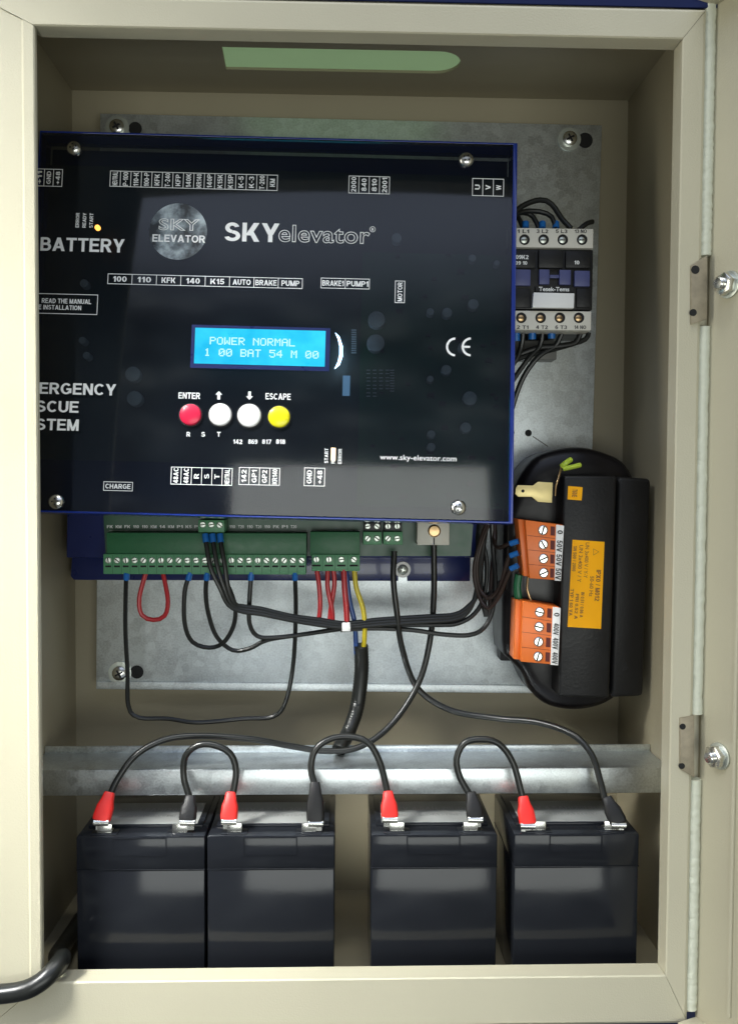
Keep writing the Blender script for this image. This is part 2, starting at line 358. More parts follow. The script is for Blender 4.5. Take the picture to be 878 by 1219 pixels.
# ------------------------------------------------------------------ lettering
# plain bold sans capitals and figures drawn stroke by stroke
T_ = 0.2; H_ = 0.175
def _v(x, y0=0, y1=1, w=T_): return [(x,y0),(x+w,y0),(x+w,y1),(x,y1)]
def _h(x0, x1, y, w=H_): return [(x0,y),(x1,y),(x1,y+w),(x0,y+w)]
def _q(x0, y0, x1, y1, w=0.23): return [(x0,y0),(x0+w,y0),(x1+w,y1),(x1,y1)]
def _a(cx, cy, rx, ry, a0, a1):
    n = max(4, int(abs(a1-a0)/18)); A = [math.radians(a0+(a1-a0)*i/n) for i in range(n+1)]
    o = [(cx+rx*math.cos(a), cy+ry*math.sin(a)) for a in A]; i_ = [(cx+(rx-T_)*math.cos(a), cy+(ry-H_)*math.sin(a)) for a in A]
    return [[o[i], o[i+1], i_[i+1], i_[i]] for i in range(n)]
GL = {
 'A': (.86, [_q(0,0,.315,1), _q(.63,0,.315,1), _h(.22,.64,.21,.16)]),
 'B': (.74, [_v(0), _h(.1,.42,0), _h(.1,.40,.83), _h(.1,.41,.43)] + _a(.40,.715,.28,.285,-90,90) + _a(.42,.30,.32,.30,-90,90)),
 'C': (.78, _a(.41,.5,.41,.5,42,318)),
 'D': (.76, [_v(0), _h(.1,.34,0), _h(.1,.34,.83)] + _a(.34,.5,.42,.5,-90,90)),
 'E': (.68, [_v(0), _h(.1,.68,0), _h(.1,.67,.83), _h(.1,.62,.43)]),
 'F': (.64, [_v(0), _h(.1,.64,.83), _h(.1,.57,.43)]),
 'G': (.84, _a(.42,.5,.42,.5,42,330) + [_h(.44,.82,.37), _v(.64,.12,.5,.18)]),
 'H': (.74, [_v(0), _v(.54), _h(.1,.64,.43)]),
 'I': (.2, [_v(0)]),
 'K': (.78, [_v(0), _q(.14,.33,.50,1,.26), _q(.54,0,.24,.58,.24)]),
 'L': (.64, [_v(0), _h(.1,.64,0)]),
 'M': (.88, [_v(0), _v(.68), _q(.34,0,.02,1,.2), _q(.34,0,.66,1,.2)]),
 'N': (.75, [_v(0), _v(.55), _q(.53,0,.0,1,.22)]),
 'O': (.86, _a(.43,.5,.43,.5,0,360)),
 'P': (.70, [_v(0), _h(.1,.40,.83), _h(.1,.40,.38)] + _a(.40,.69,.30,.31,-90,90)),
 'R': (.76, [_v(0), _h(.1,.42,.83), _h(.1,.42,.40)] + _a(.42,.70,.30,.30,-90,90) + [_q(.53,0,.30,.42,.24)]),
 'S': (.72, _a(.35,.715,.32,.285,15,270) + _a(.36,.29,.36,.29,-165,90)),
 'T': (.72, [_h(0,.72,.83), _v(.26,0,.9)]),
 'U': (.74, [_v(0,.36,1), _v(.54,.36,1)] + _a(.37,.37,.37,.37,180,360)),
 'V': (.80, [_q(.29,0,0,1,.22), _q(.29,0,.58,1,.22)]),
 'W': (1.1, [_q(.2,0,0,1,.2), _q(.2,0,.45,1,.2), _q(.7,0,.45,1,.2), _q(.7,0,.9,1,.2)]),
 'X': (.78, [_q(0,0,.54,1,.24), _q(.54,0,0,1,.24)]),
 'Y': (.80, [_v(.30,0,.45), _q(.29,.38,0,1,.23), _q(.29,.38,.57,1,.23)]),
 'Z': (.68, [_h(0,.68,0), _h(0,.68,.83), _q(.0,.1,.42,.9,.26)]),
 '0': (.62, _a(.31,.5,.31,.5,0,360)), '1': (.42, [_v(.2), _q(0,.62,.16,.95,.14)]),
 '2': (.64, _a(.32,.69,.32,.31,-35,165) + [_q(0,.05,.36,.60,.24), _h(0,.64,0)]),
 '3': (.64, _a(.30,.725,.31,.275,-90,165) + _a(.30,.29,.34,.29,-165,90)),
 '4': (.68, [_v(.38,0,1,.19), _h(0,.68,.2), _q(0,.28,.34,1,.2)]),
 '5': (.64, [_h(.1,.6,.83), _q(.03,.42,.10,1,.18)] + _a(.30,.33,.34,.33,-160,125)),
 '6': (.64, _a(.32,.32,.32,.32,0,360) + _a(.36,.5,.36,.5,50,185)),
 '7': (.62, [_h(0,.62,.83), _q(.10,0,.40,.86,.2)]),
 '8': (.64, _a(.32,.735,.29,.265,0,360) + _a(.32,.29,.32,.29,0,360)),
 '9': (.64, _a(.32,.68,.32,.32,0,360) + _a(.28,.5,.36,.5,230,365)),
 '-': (.34, [_h(0,.34,.36,.16)]), '+': (.56, [_h(0,.56,.38,.16), _v(.19,.18,.74,.18)]), '/': (.34, [_q(0,0,.2,1,.14)]),
 ',': (.18, [_q(0,-.12,.04,.17,.14)]), '.': (.18, [_v(0,0,.18,.18)]), ' ': (.3, []),
}
def glyph_mesh(s, lean=0):
    bm = bmesh.new(); x = 0; i = 0
    for ch in s:
        w, polys = GL[ch]
        for p in polys:
            z = (i % 7)*0.012 / 1.0; i += 1
            bm.faces.new([bm.verts.new((x+a, b, z)) for a, b in p])
        x += w + .085
    me = bpy.data.meshes.new('lettering'); bmesh.ops.recalc_face_normals(bm, faces=bm.faces)
    for f in bm.faces:
        if f.normal.z < 0: f.normal_flip()
    bm.to_mesh(me); bm.free(); return me, True
def raw_text(s, bold, outline, shear=0):
    if not outline and all(c in GL for c in s) and s.strip(): return glyph_mesh(s)
    cu = bpy.data.curves.new('t', 'FONT'); cu.body = s; cu.size = 1.0; cu.shear = shear; cu.resolution_u = 4
    if outline: cu.fill_mode = 'NONE'; cu.bevel_depth = outline; cu.bevel_resolution = 1; cu.offset = 0.012; cu.space_character = 1.06
    else: cu.offset = bold
    o = bpy.data.objects.new('t', cu); COL.objects.link(o)
    dg = bpy.context.evaluated_depsgraph_get(); dg.update()
    me = bpy.data.meshes.new_from_object(o.evaluated_get(dg))
    bpy.data.objects.remove(o); bpy.data.curves.remove(cu)
    return me, False
def fit_text(me, flat, ln, hh, rot, mt):
    xs = [v.co.x for v in me.vertices]; ys = [v.co.y for v in me.vertices]
    x0, x1, y0, y1 = min(xs), max(xs), min(ys), max(ys); sx, sy = ln/(x1-x0), hh/(y1-y0)
    c, sn = math.cos(math.radians(rot)), math.sin(math.radians(rot))
    for q in me.vertices:
        X = (q.co.x-(x0+x1)/2)*sx; Y = (q.co.y-(y0+y1)/2)*sy
        q.co = Vector((X*c-Y*sn, X*sn+Y*c, q.co.z if flat else q.co.z*sy)) * MM
    me.materials.clear(); me.materials.append(mt or M['print']); me.name = 'lettering'
    return me
def text(s, F, cx, cy, wpx, hpx, parent, mt=None, rot=0, bold=0.02, outline=False, w=0.12, name='lettering'):
    me, flat = raw_text(s, bold, outline); u, v = F.uv(cx, cy, w); k = F.k(cx, cy, w)
    return rep(name, fit_text(me, flat, wpx*k, hpx*k, rot, mt), parent, F.matrix(u, v, w))
def ftext(s, G, ln, hh, parent, rot, mt=None, bold=0.022, w=.12, outline=False):
    me, flat = raw_text(s, bold, outline)
    return rep('lettering', fit_text(me, flat, ln, hh, rot, mt), parent, G.matrix(0, 0, w))

# ================================================================== SETTING
solo('wall', MB().box(-1500, 1500, 190, 200, -1400, 1400), M['wall'], None, None, (0, 190, -1400), kind='structure')

# ================================================================== CABINET
XL, XR, ZB, ZT, YB = -236.0, 226.0, -330.0, 342.0, 178.0
OW, OH = 203.8, 305.3; OWL = 205.6
cab = thing('control_cabinet', 'open cream metal control cabinet with its door swung out to the right', 'cabinet', (0, 80, ZB-12))
part('back_panel', MB().box(XL, XR, YB, YB+2, ZB, ZT), M['paint_shaded'], cab)
part('side_panel', MB().box(XL-2, XL, 3, YB+2, ZB-2, ZT+2), M['paint_shaded'], cab)
part('side_panel', MB().box(XR, XR+2, 3, YB+2, ZB-2, ZT+2), M['paint_shaded'], cab)
part('floor_panel', MB().box(XL, XR, 3, YB, ZB-2, ZB), M['paint_shaded'], cab)
# roof with an oblong cable slot
def zpt(px, py, z):
    d = ray(px, py); t = (z - CO.z) / d.z; return CO + d*t
p0, p1, p2 = zpt(266, 56, ZT), zpt(549, 70, ZT), zpt(290, 83, ZT)
sy0, sy1 = p0.y, p2.y; sx0, sx1 = p0.x, p1.x; rr = (sy1-sy0)/2
from mathutils.geometry import tessellate_polygon
top = MB(); SL = []
for i in range(13):
    a = -PI/2 + PI*i/12; SL.append((sx1-rr+rr*math.cos(a), (sy0+sy1)/2 + rr*math.sin(a)))
pa, pb = zpt(269, 82, ZT), zpt(264, 56, ZT); SL += [(pa.x, sy1), (pb.x, sy0)]
RO = [(XL, 3), (XR, 3), (XR, YB), (XL, YB)]
for z in (ZT, ZT+2):
    vv = top.verts([(x, y, z) for x, y in RO] + [(x, y, z) for x, y in SL])
    for t in tessellate_polygon([[Vector((x, y, 0)) for x, y in RO], [Vector((x, y, 0)) for x, y in SL]]): top.face([vv[i] for i in t])
for P_ in (RO, SL):
    for i in range(len(P_)):
        p, q = P_[i], P_[(i+1) % len(P_)]
        top.face(top.verts([(p[0], p[1], ZT), (q[0], q[1], ZT), (q[0], q[1], ZT+2), (p[0], p[1], ZT+2)]))
part('roof_panel', top, M['paint_shaded'], cab)
part('slot_cover', MB().box(sx0-14, sx1+14, sy0-8, sy1+8, ZT+2.2, ZT+3.2), M['slot_cover'], cab, 'pale green translucent cover over the cable slot in the roof')

# mitred frame rails with a returned lip
def rail(side):
    L, R, T, B = 40, 16, 20, 34
    mb = MB(); g = 0.18
    # profile (s outward from the opening edge, y)
    dp = 4.5 if side == 'l' else 15; gr = 0.7 if side == 'l' else 0.0
    def prof(w): return [(0.0, dp), (0.0, 0.8), (0.8, 0.0), (6.8, 0.0), (8.2, gr), (w-3, gr), (w-0.8, 1.7), (w, 4), (w, 20), (w-1.4, 20), (w-1.4, 5), (1.6, 2.6), (1.6, dp)]
    w = {'l': L, 'r': R, 't': T, 'b': B}[side]
    A, C = [], []
    for s_, y in prof(w):
        f = s_ / w
        if side == 'l': a = (-OWL-s_, y, -OH-f*B+g); c = (-OWL-s_, y, OH+f*T-g)
        if side == 'r': a = (OW+s_, y, -OH-f*B+g); c = (OW+s_, y, OH+f*T-g)
        if side == 't': a = (-OWL-f*L+g, y, OH+s_); c = (OW+f*R-g, y, OH+s_)
        if side == 'b': a = (-OWL-f*L+g, y, -OH-s_); c = (OW+f*R-g, y, -OH-s_)
        A.append(a); C.append(c)
    return mb.prism(A, C)
part('frame_rail', rail('l'), M['paint'], cab, 'wide left rail of the cabinet frame')
part('frame_rail', rail('r'), M['paint'], cab, 'right hinge rail of the cabinet frame')
part('frame_rail', rail('t'), M['paint'], cab, 'top rail of the cabinet frame')
part('frame_rail', rail('b'), M['paint'], cab, 'bottom rail of the cabinet frame')
part('frame_backing', MB().box(XL-2, -OWL-1.8, 6, 8, ZB, ZT), M['paint_shaded'], cab)
part('frame_backing', MB().box(OW+1.8, XR+2, 17, 19, ZB, ZT), M['paint_shaded'], cab)
part('header_strip', MB().box(XL-2, XR+2, 0.9, 2.4, OH+20.3, ZT+60), M['navy'], cab, 'dark blue strip above the cabinet frame')
part('seal_channel', MB().box(OW+15, OW+26, 7.5, 9, -OH-29, OH+15), M['paint'], cab)
part('rust_speck', MB().cyl(plane(0.6), *plane(0.6).uv(56, 18), .9, .3, -.5, 10), M['grey'], cab)
# foam seal bead between the hinge rail and the door, broken at the hinges
GX = OW + 18.6
def zt(py): return at(838, py, 0).z
for a, b in ((zt(-30), zt(303)), (zt(388), zt(851)), (zt(929), zt(1204))):
    n = 60; q = MB(); pts = [(GX + random.uniform(-.25, .25), 3.6, a + (b-a)*i/n) for i in range(n+1)]
    q.tube(pts, 3.9, n=12, step=8, rr=lambda i, n_: 3.9 + random.uniform(-.18, .18))
    part('door_seal', q, M['gasket'], cab)
# door, swung a little past square
PHI = math.radians(113); HX = OW + 22.5
D = Vector((-math.cos(PHI), -math.sin(PHI), 0)); DN = Vector((-math.sin(PHI), math.cos(PHI), 0))   # along the door / out of its inner face
DF = Frame((HX, 0.5, 0), D, (0,0,1), DN)
DT, DB = OH+24, -OH-31
door = part('door', MB().fbox(DF, -3, DB, 400, DT, 0, -1.6), M['paint'], cab, bevel=0.5)
mb = MB(); mb.fprism(DF, [(24.5, DB+17), (27.5, DB+17), (27.5, DT-17), (24.5, DT-17)], 1.6, -0.2)
part('stiffening_ridge', mb, M['paint'], door, bevel=0.7)
part('door_flange', MB().fbox(DF, -2, DB, 400, DB+1.6, 16, -0.1), M['paint'], door, bevel=0.4)
part('door_flange', MB().fbox(DF, -2, DT-1.6, 400, DT, 16, -0.1), M['paint'], door, bevel=0.4)
for (px, py) in ((860.5, 338), (849, 901)):
    u, v = DF.uv(px, py, 5)
    mb = MB(); mb.cyl(DF, u, v, 8.6, 1.2, 0, 28)
    part('washer', mb, M['steel_dull'], door, bevel=0.3)
    mb = MB(); c6 = [(u+7.4*math.cos(PI/3*i+.3), v+7.4*math.sin(PI/3*i+.3)) for i in range(6)]
    mb.fprism(DF, c6, 6.6, 1.2)
    nut = part('nut', mb, M['steel'], door, bevel=0.7)
    mb = MB(); mb.lathe(DF, u, v, [(3.9, 6), (3.9, 9.5), (3.2, 10.3), (1.0, 10.6)], 18); mb.smooth = True
    part('bolt_end', mb, M['steel'], nut)
# hinge plates set into the rail
for (x, y, pts, holes) in ((832, 345, [(822, 316), (841, 304), (841, 380), (822, 386)], [(827, 321, 5), (824.5, 372, 4.2)]),
                           (820, 890, [(809, 855), (826, 852), (826, 926), (809, 916)], [(812, 865, 3.6), (811, 912, 3.6)])):
    F0 = plane(0)
    hp = part('hinge_plate', MB().ppoly(F0, pts, 1.6, -0.5), M['hinge'], cab, bevel=0.3)
    for hx, hy, hr in holes:
        part('hole', MB().pcyl(F0, hx, hy, hr, 1.75, 1.0, 16), M['hole'], hp)

# ================================================================== MOUNTING PLATE
YP = 158.0; FP = plane(YP)
plate = thing('mounting_plate', 'galvanised steel mounting plate bolted to the back of the cabinet', 'plate', at(400, 824, YP))
pq = [(119.5, 135), (716, 149), (696, 826), (114.5, 820)]
part('sheet', MB().ppoly(FP, pq, 0, -2.2), M['zinc'], plate, bevel=0.4)
part('folded_edge', MB().ppoly(FP, [(115.2, 811), (696.6, 816.5), (696.2, 826), (114.6, 820.4)], 1.2, 0.0), M['zinc'], plate, 'raised folded strip along the lower edge', bevel=0.5)
def washer_screw(name, parent, F, px, py, r, ms=None, w0=0, head=True):
    u, v = F.uv(px, py, w0); mb = MB()
    mb.lathe(F, u, v, [(r, w0), (r, w0+0.8), (r*.55, w0+1.0)], 24); mb.smooth = True
    a = part('washer', mb, ms or M['steel_dull'], parent)
    mb = MB(); mb.lathe(F, u, v, [(r*.62, w0+0.8), (r*.62, w0+3), (r*.45, w0+4.2), (r*.15, w0+4.5)], 20); mb.smooth = True
    b = part(name, mb, ms or M['steel'], parent)
    cross(F, u, v, r*.36, w0+4.5, b)
def cross(F, u, v, r, w, parent, ang=0.5):
    mb = MB()
    for a in (ang, ang+PI/2):
        c, s = math.cos(a), math.sin(a); t = r*.22
        mb.fprism(F, [(u+c*r-s*t, v+s*r+c*t), (u-c*r-s*t, v-s*r+c*t), (u-c*r+s*t, v-s*r-c*t), (u+c*r+s*t, v+s*r-c*t)], w+.06+(0.03 if a == ang else 0), w-.6)
    return part('recess', mb, M['hole'], parent)
for bx_, by_ in ((140, 152), (677, 166), (143, 801)):
    washer_screw('bolt', plate, FP, bx_, by_, 9.4)
for hx, hy, hr in ((161, 153, 8), (696, 167, 9), (163, 800, 8), (628.5, 515.5, 4), (608, 515, 4)):
    part('hole', MB().pcyl(FP, hx, hy, hr, 0.25, -1, 20), M['hole'], plate)
part('scratch', MB().ppoly(FP, [(634, 519), (652, 531), (651.5, 532), (633.5, 520)], 0.12, -0.2), M['grey'], plate, 'dark scratch beside the drilled hole')

# ================================================================== BATTERY BRACKET
bar = MB(); zt_, zb_ = at(420, 915, 58).z, at(420, 946, 58).z
bar.box(XL+0.5, XR-0.5, 58, 60, zb_, zt_); bar.box(XL+0.5, XR-0.5, 60, 99, zt_-2, zt_); bar.box(XL+0.5, XR-0.5, 97, 99, zt_-2, zt_+5)
solo('support_bracket', bar, M['zinc_bar'], 'long galvanised folded bracket spanning the cabinet above the batteries', 'bracket', (0, 78, zb_), bevel=1.6)

# ================================================================== BATTERIES
YF, BD, BW = 30.0, 80.0, 87.3
ztop = at(320, 995, YF).z; FB = plane(YF)
x0b = at(90.5, 995, YF).x
bat = thing('battery', 'sealed black battery at the far left, beside the thick black cable', 'battery', (x0b+BW/2, YF+BD/2, ZB), 'four sealed batteries in a row')
zs = ztop - 23                                            # seam between case and lid
part('case', MB().box(x0b+.2, x0b+BW-.2, YF+.2, YF+BD-.2, ZB+.2, zs-.2), M['charcoal'], bat, bevel=1.2)
lid = MB().box(x0b, x0b+BW, YF, YF+BD, zs, ztop)
lido = part('lid', lid, M['charcoal'], bat, bevel=1.3)
tbk = part('top_block', MB().box(x0b+4, x0b+BW-4, YF+16, YF+BD-2, ztop-.5, ztop+1.6), M['charcoal'], bat, bevel=0.6)
FTB = Frame((0, 0, ztop+1.6), (1,0,0), (0,1,0), (0,0,1))
part('top_sheet', MB().fbox(FTB, x0b+8, YF+18, x0b+BW-8, YF+58, .25, -.1), M['grey_sheet'], tbk)  # paler glossy grey sheet on the battery top
for s_, y_, l_, h_ in (('12V 4.5AH/20HR', YF+44, 52, 6), ('SEALED BATTERY', YF+32, 46, 4)):
    ftext(s_, Frame((x0b+BW/2, y_, ztop+1.6), (1,0,0), (0,1,0), (0,0,1)), l_, h_, tbk, 0, M['grey_text'], w=.3)
part('grip_recess_rim', MB().rectring(FB, (x0b+24.5, ztop-13.5, x0b+61.5, ztop-1), (x0b+25.3, ztop-12.7, x0b+60.7, ztop-1.6), 0.35, -0.5), M['charcoal'], lido)
part('seam_bead', MB().box(x0b-.1, x0b+BW+.1, YF-.15, YF+BD, zs-.35, zs+.3), M['charcoal'], bat, bevel=0.2)
for tx in (x0b+12, x0b+BW-24):
    part('terminal_well', MB().box(tx-3, tx+15, YF+2, YF+14, ztop-.4, ztop+.7), M['charcoal'], lido, bevel=0.5)
    mb = MB(); mb.box(tx+1, tx+11, YF+4.5, YF+5.3, ztop, ztop+7); mb.box(tx+1, tx+11, YF+4.5, YF+12, ztop+.7, ztop+1.5)
    part('terminal', mb, M['steel'], bat, bevel=0.2)
labs = ['sealed black battery second from the left, touching the leftmost one', 'sealed black battery third from the left, right of the open gap', 'sealed black battery at the far right of the row, on its own']
for lab, px in zip(labs, (246.5, 441.5, 611.5)):
    c = copy_tree(bat, Vector((at(px, 995, YF).x - x0b, 0, 0)) * MM)
    c['label'] = lab

# ================================================================== CONTROLLER UNIT
RP = rot3(*[math.radians(a) for a in (-6.23812123, 1.07167185, -1.44436942)])
PF = Frame((-68.7073, 66, 131.6077), RP @ [1,0,0], RP @ [0,0,1], -(RP @ [0,1,0]))
ctl = thing('rescue_controller', 'blue and black elevator rescue controller with a lit cyan display', 'controller', (-70, 120, -30))
FC = plane(122); FG = plane(118)
mb = MB(); mb.ppoly(FC, [(86, 200), (600, 200), (566, 664), (79, 664)], 0, -33)
part('base_box', mb, M['blue'], ctl, bevel=1.2)
mb = MB(); FL = plane(150)
mb.ppoly(FL, [(86, 660), (560, 658), (559, 692), (88, 690.5), (84, 686)], 0, -7.8)
flange = part('base_flange', mb, M['blue'], ctl, bevel=0.8)
mb = MB(); mb.ppoly(FL, [(474, 684), (484, 684), (484.5, 694), (473.5, 694)], 0.25, -0.5)
part('slot', mb, M['zinc'], flange)
u, v = FL.uv(479, 678, .3)
part('washer', MB().ring(FL, u, v, 6.6, 4.1, 1.2, 0.1), M['white'], flange, bevel=0.2)
mb = MB(); mb.lathe(FL, u, v, [(4.3, .2), (4.3, 2), (3.0, 3.2), (1, 3.5)], 20); mb.smooth = True
sc = part('screw', mb, M['steel_dull'], flange); cross(FL, u, v, 2.2, 3.4, sc)
# circuit board
pcb = part('circuit_board', MB().ppoly(FG, [(100, 205), (592, 205), (560, 662), (126, 662)], 0, -1.6), M['pcb'], ctl)
mb = MB(); mb.pbox(FG, (497, 615, 563, 655), 0.0, -1.5)
# white silk markings just above the headers
for i in range(22):
    text(random.choice(['K5', 'T20', '110', 'KM', 'FK', '14', 'P1']), FG, 131+i*10.4, 627, 7, 3.6, pcb, rot=0, bold=0.01)
mb = MB()
for y_ in (631.5,): mb.pbox(FG, (130, y_, 366, y_+.7), 0.1, -.2)
mb.pbox(FG, (369, 631, 428, 631.7), 0.1, -.2)
part('silk_line', mb, M['print'], pcb)
# headers and pluggable screw terminals
screw_me = None
def screw_proto(r, mt, ang):
    mb = MB(); mb.lathe(LOCAL, 0, 0, [(r, -1), (r, .25), (r*.8, .55), (r*.2, .6)], 14)
    c, s = math.cos(ang), math.sin(ang); t = r*.16
    me = proto('screw', mb, mt); 
    mb2 = MB(); mb2.fprism(LOCAL, [(c*r*.85-s*t, s*r*.85+c*t), (-c*r*.85-s*t, -s*r*.85+c*t), (-c*r*.85+s*t, -s*r*.85-c*t), (c*r*.85+s*t, s*r*.85-c*t)], 0.68, .2)
    return me, proto('screw_slot', mb2, M['hole'])
SP = [screw_proto(2.35, M['steel_dull'], a) for a in (0.2, 0.9, 1.7, 2.5)]
SPL = [screw_proto(3.5, M['steel'], a) for a in (0.4, 1.3, 2.1, 2.9)]
def screws(F, pts, parent, protos, w):
    for px, py in pts:
        a, b = random.choice(protos); u, v = F.uv(px, py, w)
        o = rep('screw', a, parent, F.matrix(u, v, w)); rep('screw_slot', b, o, F.matrix(u, v, w))
def terminal(header, plug, n, xs, ys, lab):
    mb = MB(); mb.pbox(FG, header, 16, 0)
    hd = part('terminal_header', mb, M['header'], ctl, bevel=0.5)
    mb = MB(); mb.pbox(FG, plug, 18, 3)
    pl = part('terminal_plug', mb, M['plug'], ctl, lab, bevel=0.5)
    mb = MB(); dx = (xs[1]-xs[0])/(n-1)
    for i in range(n):
        x = xs[0]+dx*i
        mb.pbox(FG, (x-dx*.33, ys+6.2, x+dx*.33, ys+8.3), 18.15, 17)
    part('wire_entry', mb, M['hole'], pl)
    mb = MB()
    for i in range(1, n):
        x = xs[0]+dx*(i-.5); mb.pbox(FG, (x-.35, plug[1]+1, x+.35, plug[3]-1), 18.12, 17)
    part('pole_groove', mb, M['header'], pl)
    for i in range(n):
        a, b = random.choice(SP); px = xs[0]+dx*i; u, v = FG.uv(px, ys, 18)
        o = rep('screw', a, pl, FG.matrix(u, v, 18))
        rep('screw_slot', b, o, FG.matrix(u, v, 18))
terminal((127, 634, 364.5, 662), (123, 659.5, 364, 684), 23, (129, 359), 667, 'long light green terminal plug with a row of twenty-three screws')
terminal((369, 633, 428, 662), (371, 660, 428, 680), 4, (376.5, 421), 666, 'short light green terminal plug with four screws')
for bx0, bx1 in ((432, 454), (456, 479)):
    tb = part('small_terminal', MB().pbox(FG, (bx0, 633, bx1, 648.5), 12, 0), M['plug'], ctl, bevel=0.5)
    part('upper_pole', MB().pbox(FG, (bx0+1, 622, bx1-1, 632), 9, 0), M['chip'], tb, bevel=0.4)
    screws(FG, [(bx0+5.5, 641), (bx0+16.5, 641)], tb, SP, 12)
    screws(FG, [(bx0+5.5, 626.5), (bx0+16.5, 626.5)], tb, SP, 9)
tb = part('small_terminal', MB().pbox(FG, (236, 619, 267, 634), 22, 0), M['plug'], ctl, 'small three-pole green terminal above the long plug', bevel=0.5)
screws(FG, [(241.5, 624.5), (251.5, 624.5), (261.5, 625)], tb, SP, 22)
wb = part('power_block', MB().pbox(FG, (496.5, 622, 534.5, 649), 17, 0), M['ivory'], ctl, bevel=0.7)
u, v = FG.uv(516.5, 632, 17)
mb = MB(); mb.lathe(FG, u, v, [(4.9, 15), (4.9, 17.6), (3.8, 18.6), (.8, 18.9)], 18); mb.smooth = True
sc = part('screw', mb, M['brass'], wb); cross(FG, u, v, 2.8, 18.6, sc, .1)
part('wire_groove', MB().pbox(FG, (515.7, 640, 517, 648.5), 17.15, 16), M['hole'], wb)
# components seen dimly through the cover
rng = random.Random(9)
comps = [(448, 380, 10), (447, 408, 10.5), (551, 413, 6), (559, 474, 8.5), (554, 509, 6.5), (512, 371, 4.5), (532, 372, 6), (531, 440, 6),
         (512, 451, 4), (472, 283, 6), (562, 307, 4.5), (591, 313, 3.5), (513, 517, 5), (513, 532, 5), (158, 445, 9), (160, 474, 9), (103, 423, 4.5), (98, 405, 4.5), (100, 337, 5), (563, 362, 6.5)]
FI = Frame(PF.at(0, 0, -16), PF.U, PF.V, PF.N)
for px, py, r in comps:
    mb = MB(); u, v = FI.uv(px, py, 0); k = FI.k(px, py, 0)
    mb.lathe(FI, u, v, [(r*k, -7.2), (r*k, -.4), (r*k*.88, 0)], 18); mb.smooth = True
    part('capacitor', mb, M['cap_top'], pcb)
mb = MB()
for i in range(46):
    x = rng.uniform(440, 590); y = rng.uniform(300, 600); a, b = rng.choice(((5, 3), (8, 5), (4, 2)))
    mb.pbox(FI, (x, y, x+a, y+b), -3-rng.random()*3, -7)
part('surface_chips', mb, M['chip'], pcb, kind='stuff')
mb = MB()
for r0 in range(3):
    for i in range(11): mb.pbox(FI, (418+r0*0, 392+i*2.7, 424, 393.4+i*2.7), -2, -3)
for i in range(9): mb.pbox(FI, (464, 440+i*3.1, 469, 441.2+i*3.1), -3, -4)
for i in range(14):
    x = 436+ (i % 4)*7.5; y = 440 + (i//4)*9; mb.pbox(FI, (x, y, x+4.5, y+1), -3, -4); mb.pbox(FI, (x, y+4, x+4.5, y+5), -3, -4)
part('solder_pads', mb, M['cap_top'], pcb, kind='stuff')
M['pcb_dark'] = mat('dark_circuit_board', (0.020, 0.034, 0.030), 0.45, var=0.45, nscale=55)
part('inner_board', MB().pbox(FI, (432, 300, 600, 606), -7, -8.5), M['pcb'], ctl)
part('inner_board', MB().pbox(FI, (50, 196, 604, 560), -8.55, -9.4), M['pcb_dark'], ctl)
# lit parts
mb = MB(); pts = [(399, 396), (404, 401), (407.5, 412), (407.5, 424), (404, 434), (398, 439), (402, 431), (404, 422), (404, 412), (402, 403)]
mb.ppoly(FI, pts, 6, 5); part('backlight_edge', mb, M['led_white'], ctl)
part('status_lamp', MB().pcyl(FI, 116, 270.5, 3.2, 10, 8, 14), M['led_orange'], ctl, 'glowing orange status lamp')
part('status_lamp', MB().pbox(FI, (394, 533, 399, 548), 12, 8), M['led_dim'], ctl, 'dim warm status lamp')
part('backlight_glow', MB().pbox(FI, (408, 447, 416, 471), 3, 2), mat('blue_backlight_haze', (0.1,0.15,0.2), .4, emit=(.25,.5,.8), estr=.9), ctl)  # glowing slab standing in for the blue backlight haze on the board

# smoked cover
uTR, vTR = PF.uv(612, 172); uBR, vBR = PF.uv(603.5, 620.5)
uR = (uTR+uBR)/2; uL = -165.0; vT = vTR; vB = vBR
cov = part('cover_plate', MB().fbox(PF, uL, vB, uR, vT, 0, -4), M['smoke'], ctl, 'smoked see-through cover printed in white', bevel=0.4)
mb = MB(); mb.rectring(PF, (uL-.9, vB-1.6, uR+3.2, vT+1.6), (uL+.1, vB-.05, uR+.05, vT+.05), -0.6, -22)
part('cover_rim', mb, M['blue_edge'], ctl, bevel=0.5)
for px, py in ((87.5, 175), (555, 188.5), (66, 597), (545.5, 604)):
    u, v = PF.uv(px, py, 2); mb = MB()
    mb.lathe(PF, u, v, [(5.4, 0), (5.4, .5), (4.6, 1.8), (3.0, 2.8), (.8, 3.2)], 24); mb.smooth = True
    sc = part('screw', mb, M['steel'], cov)
    cross(PF, u, v, 2.6, 3.0, sc, random.uniform(0, 1.5))
part('cover_back', MB().fbox(PF, uL, vB+.5, uR, vT-.5, -25.5, -27), M['navy'], ctl)
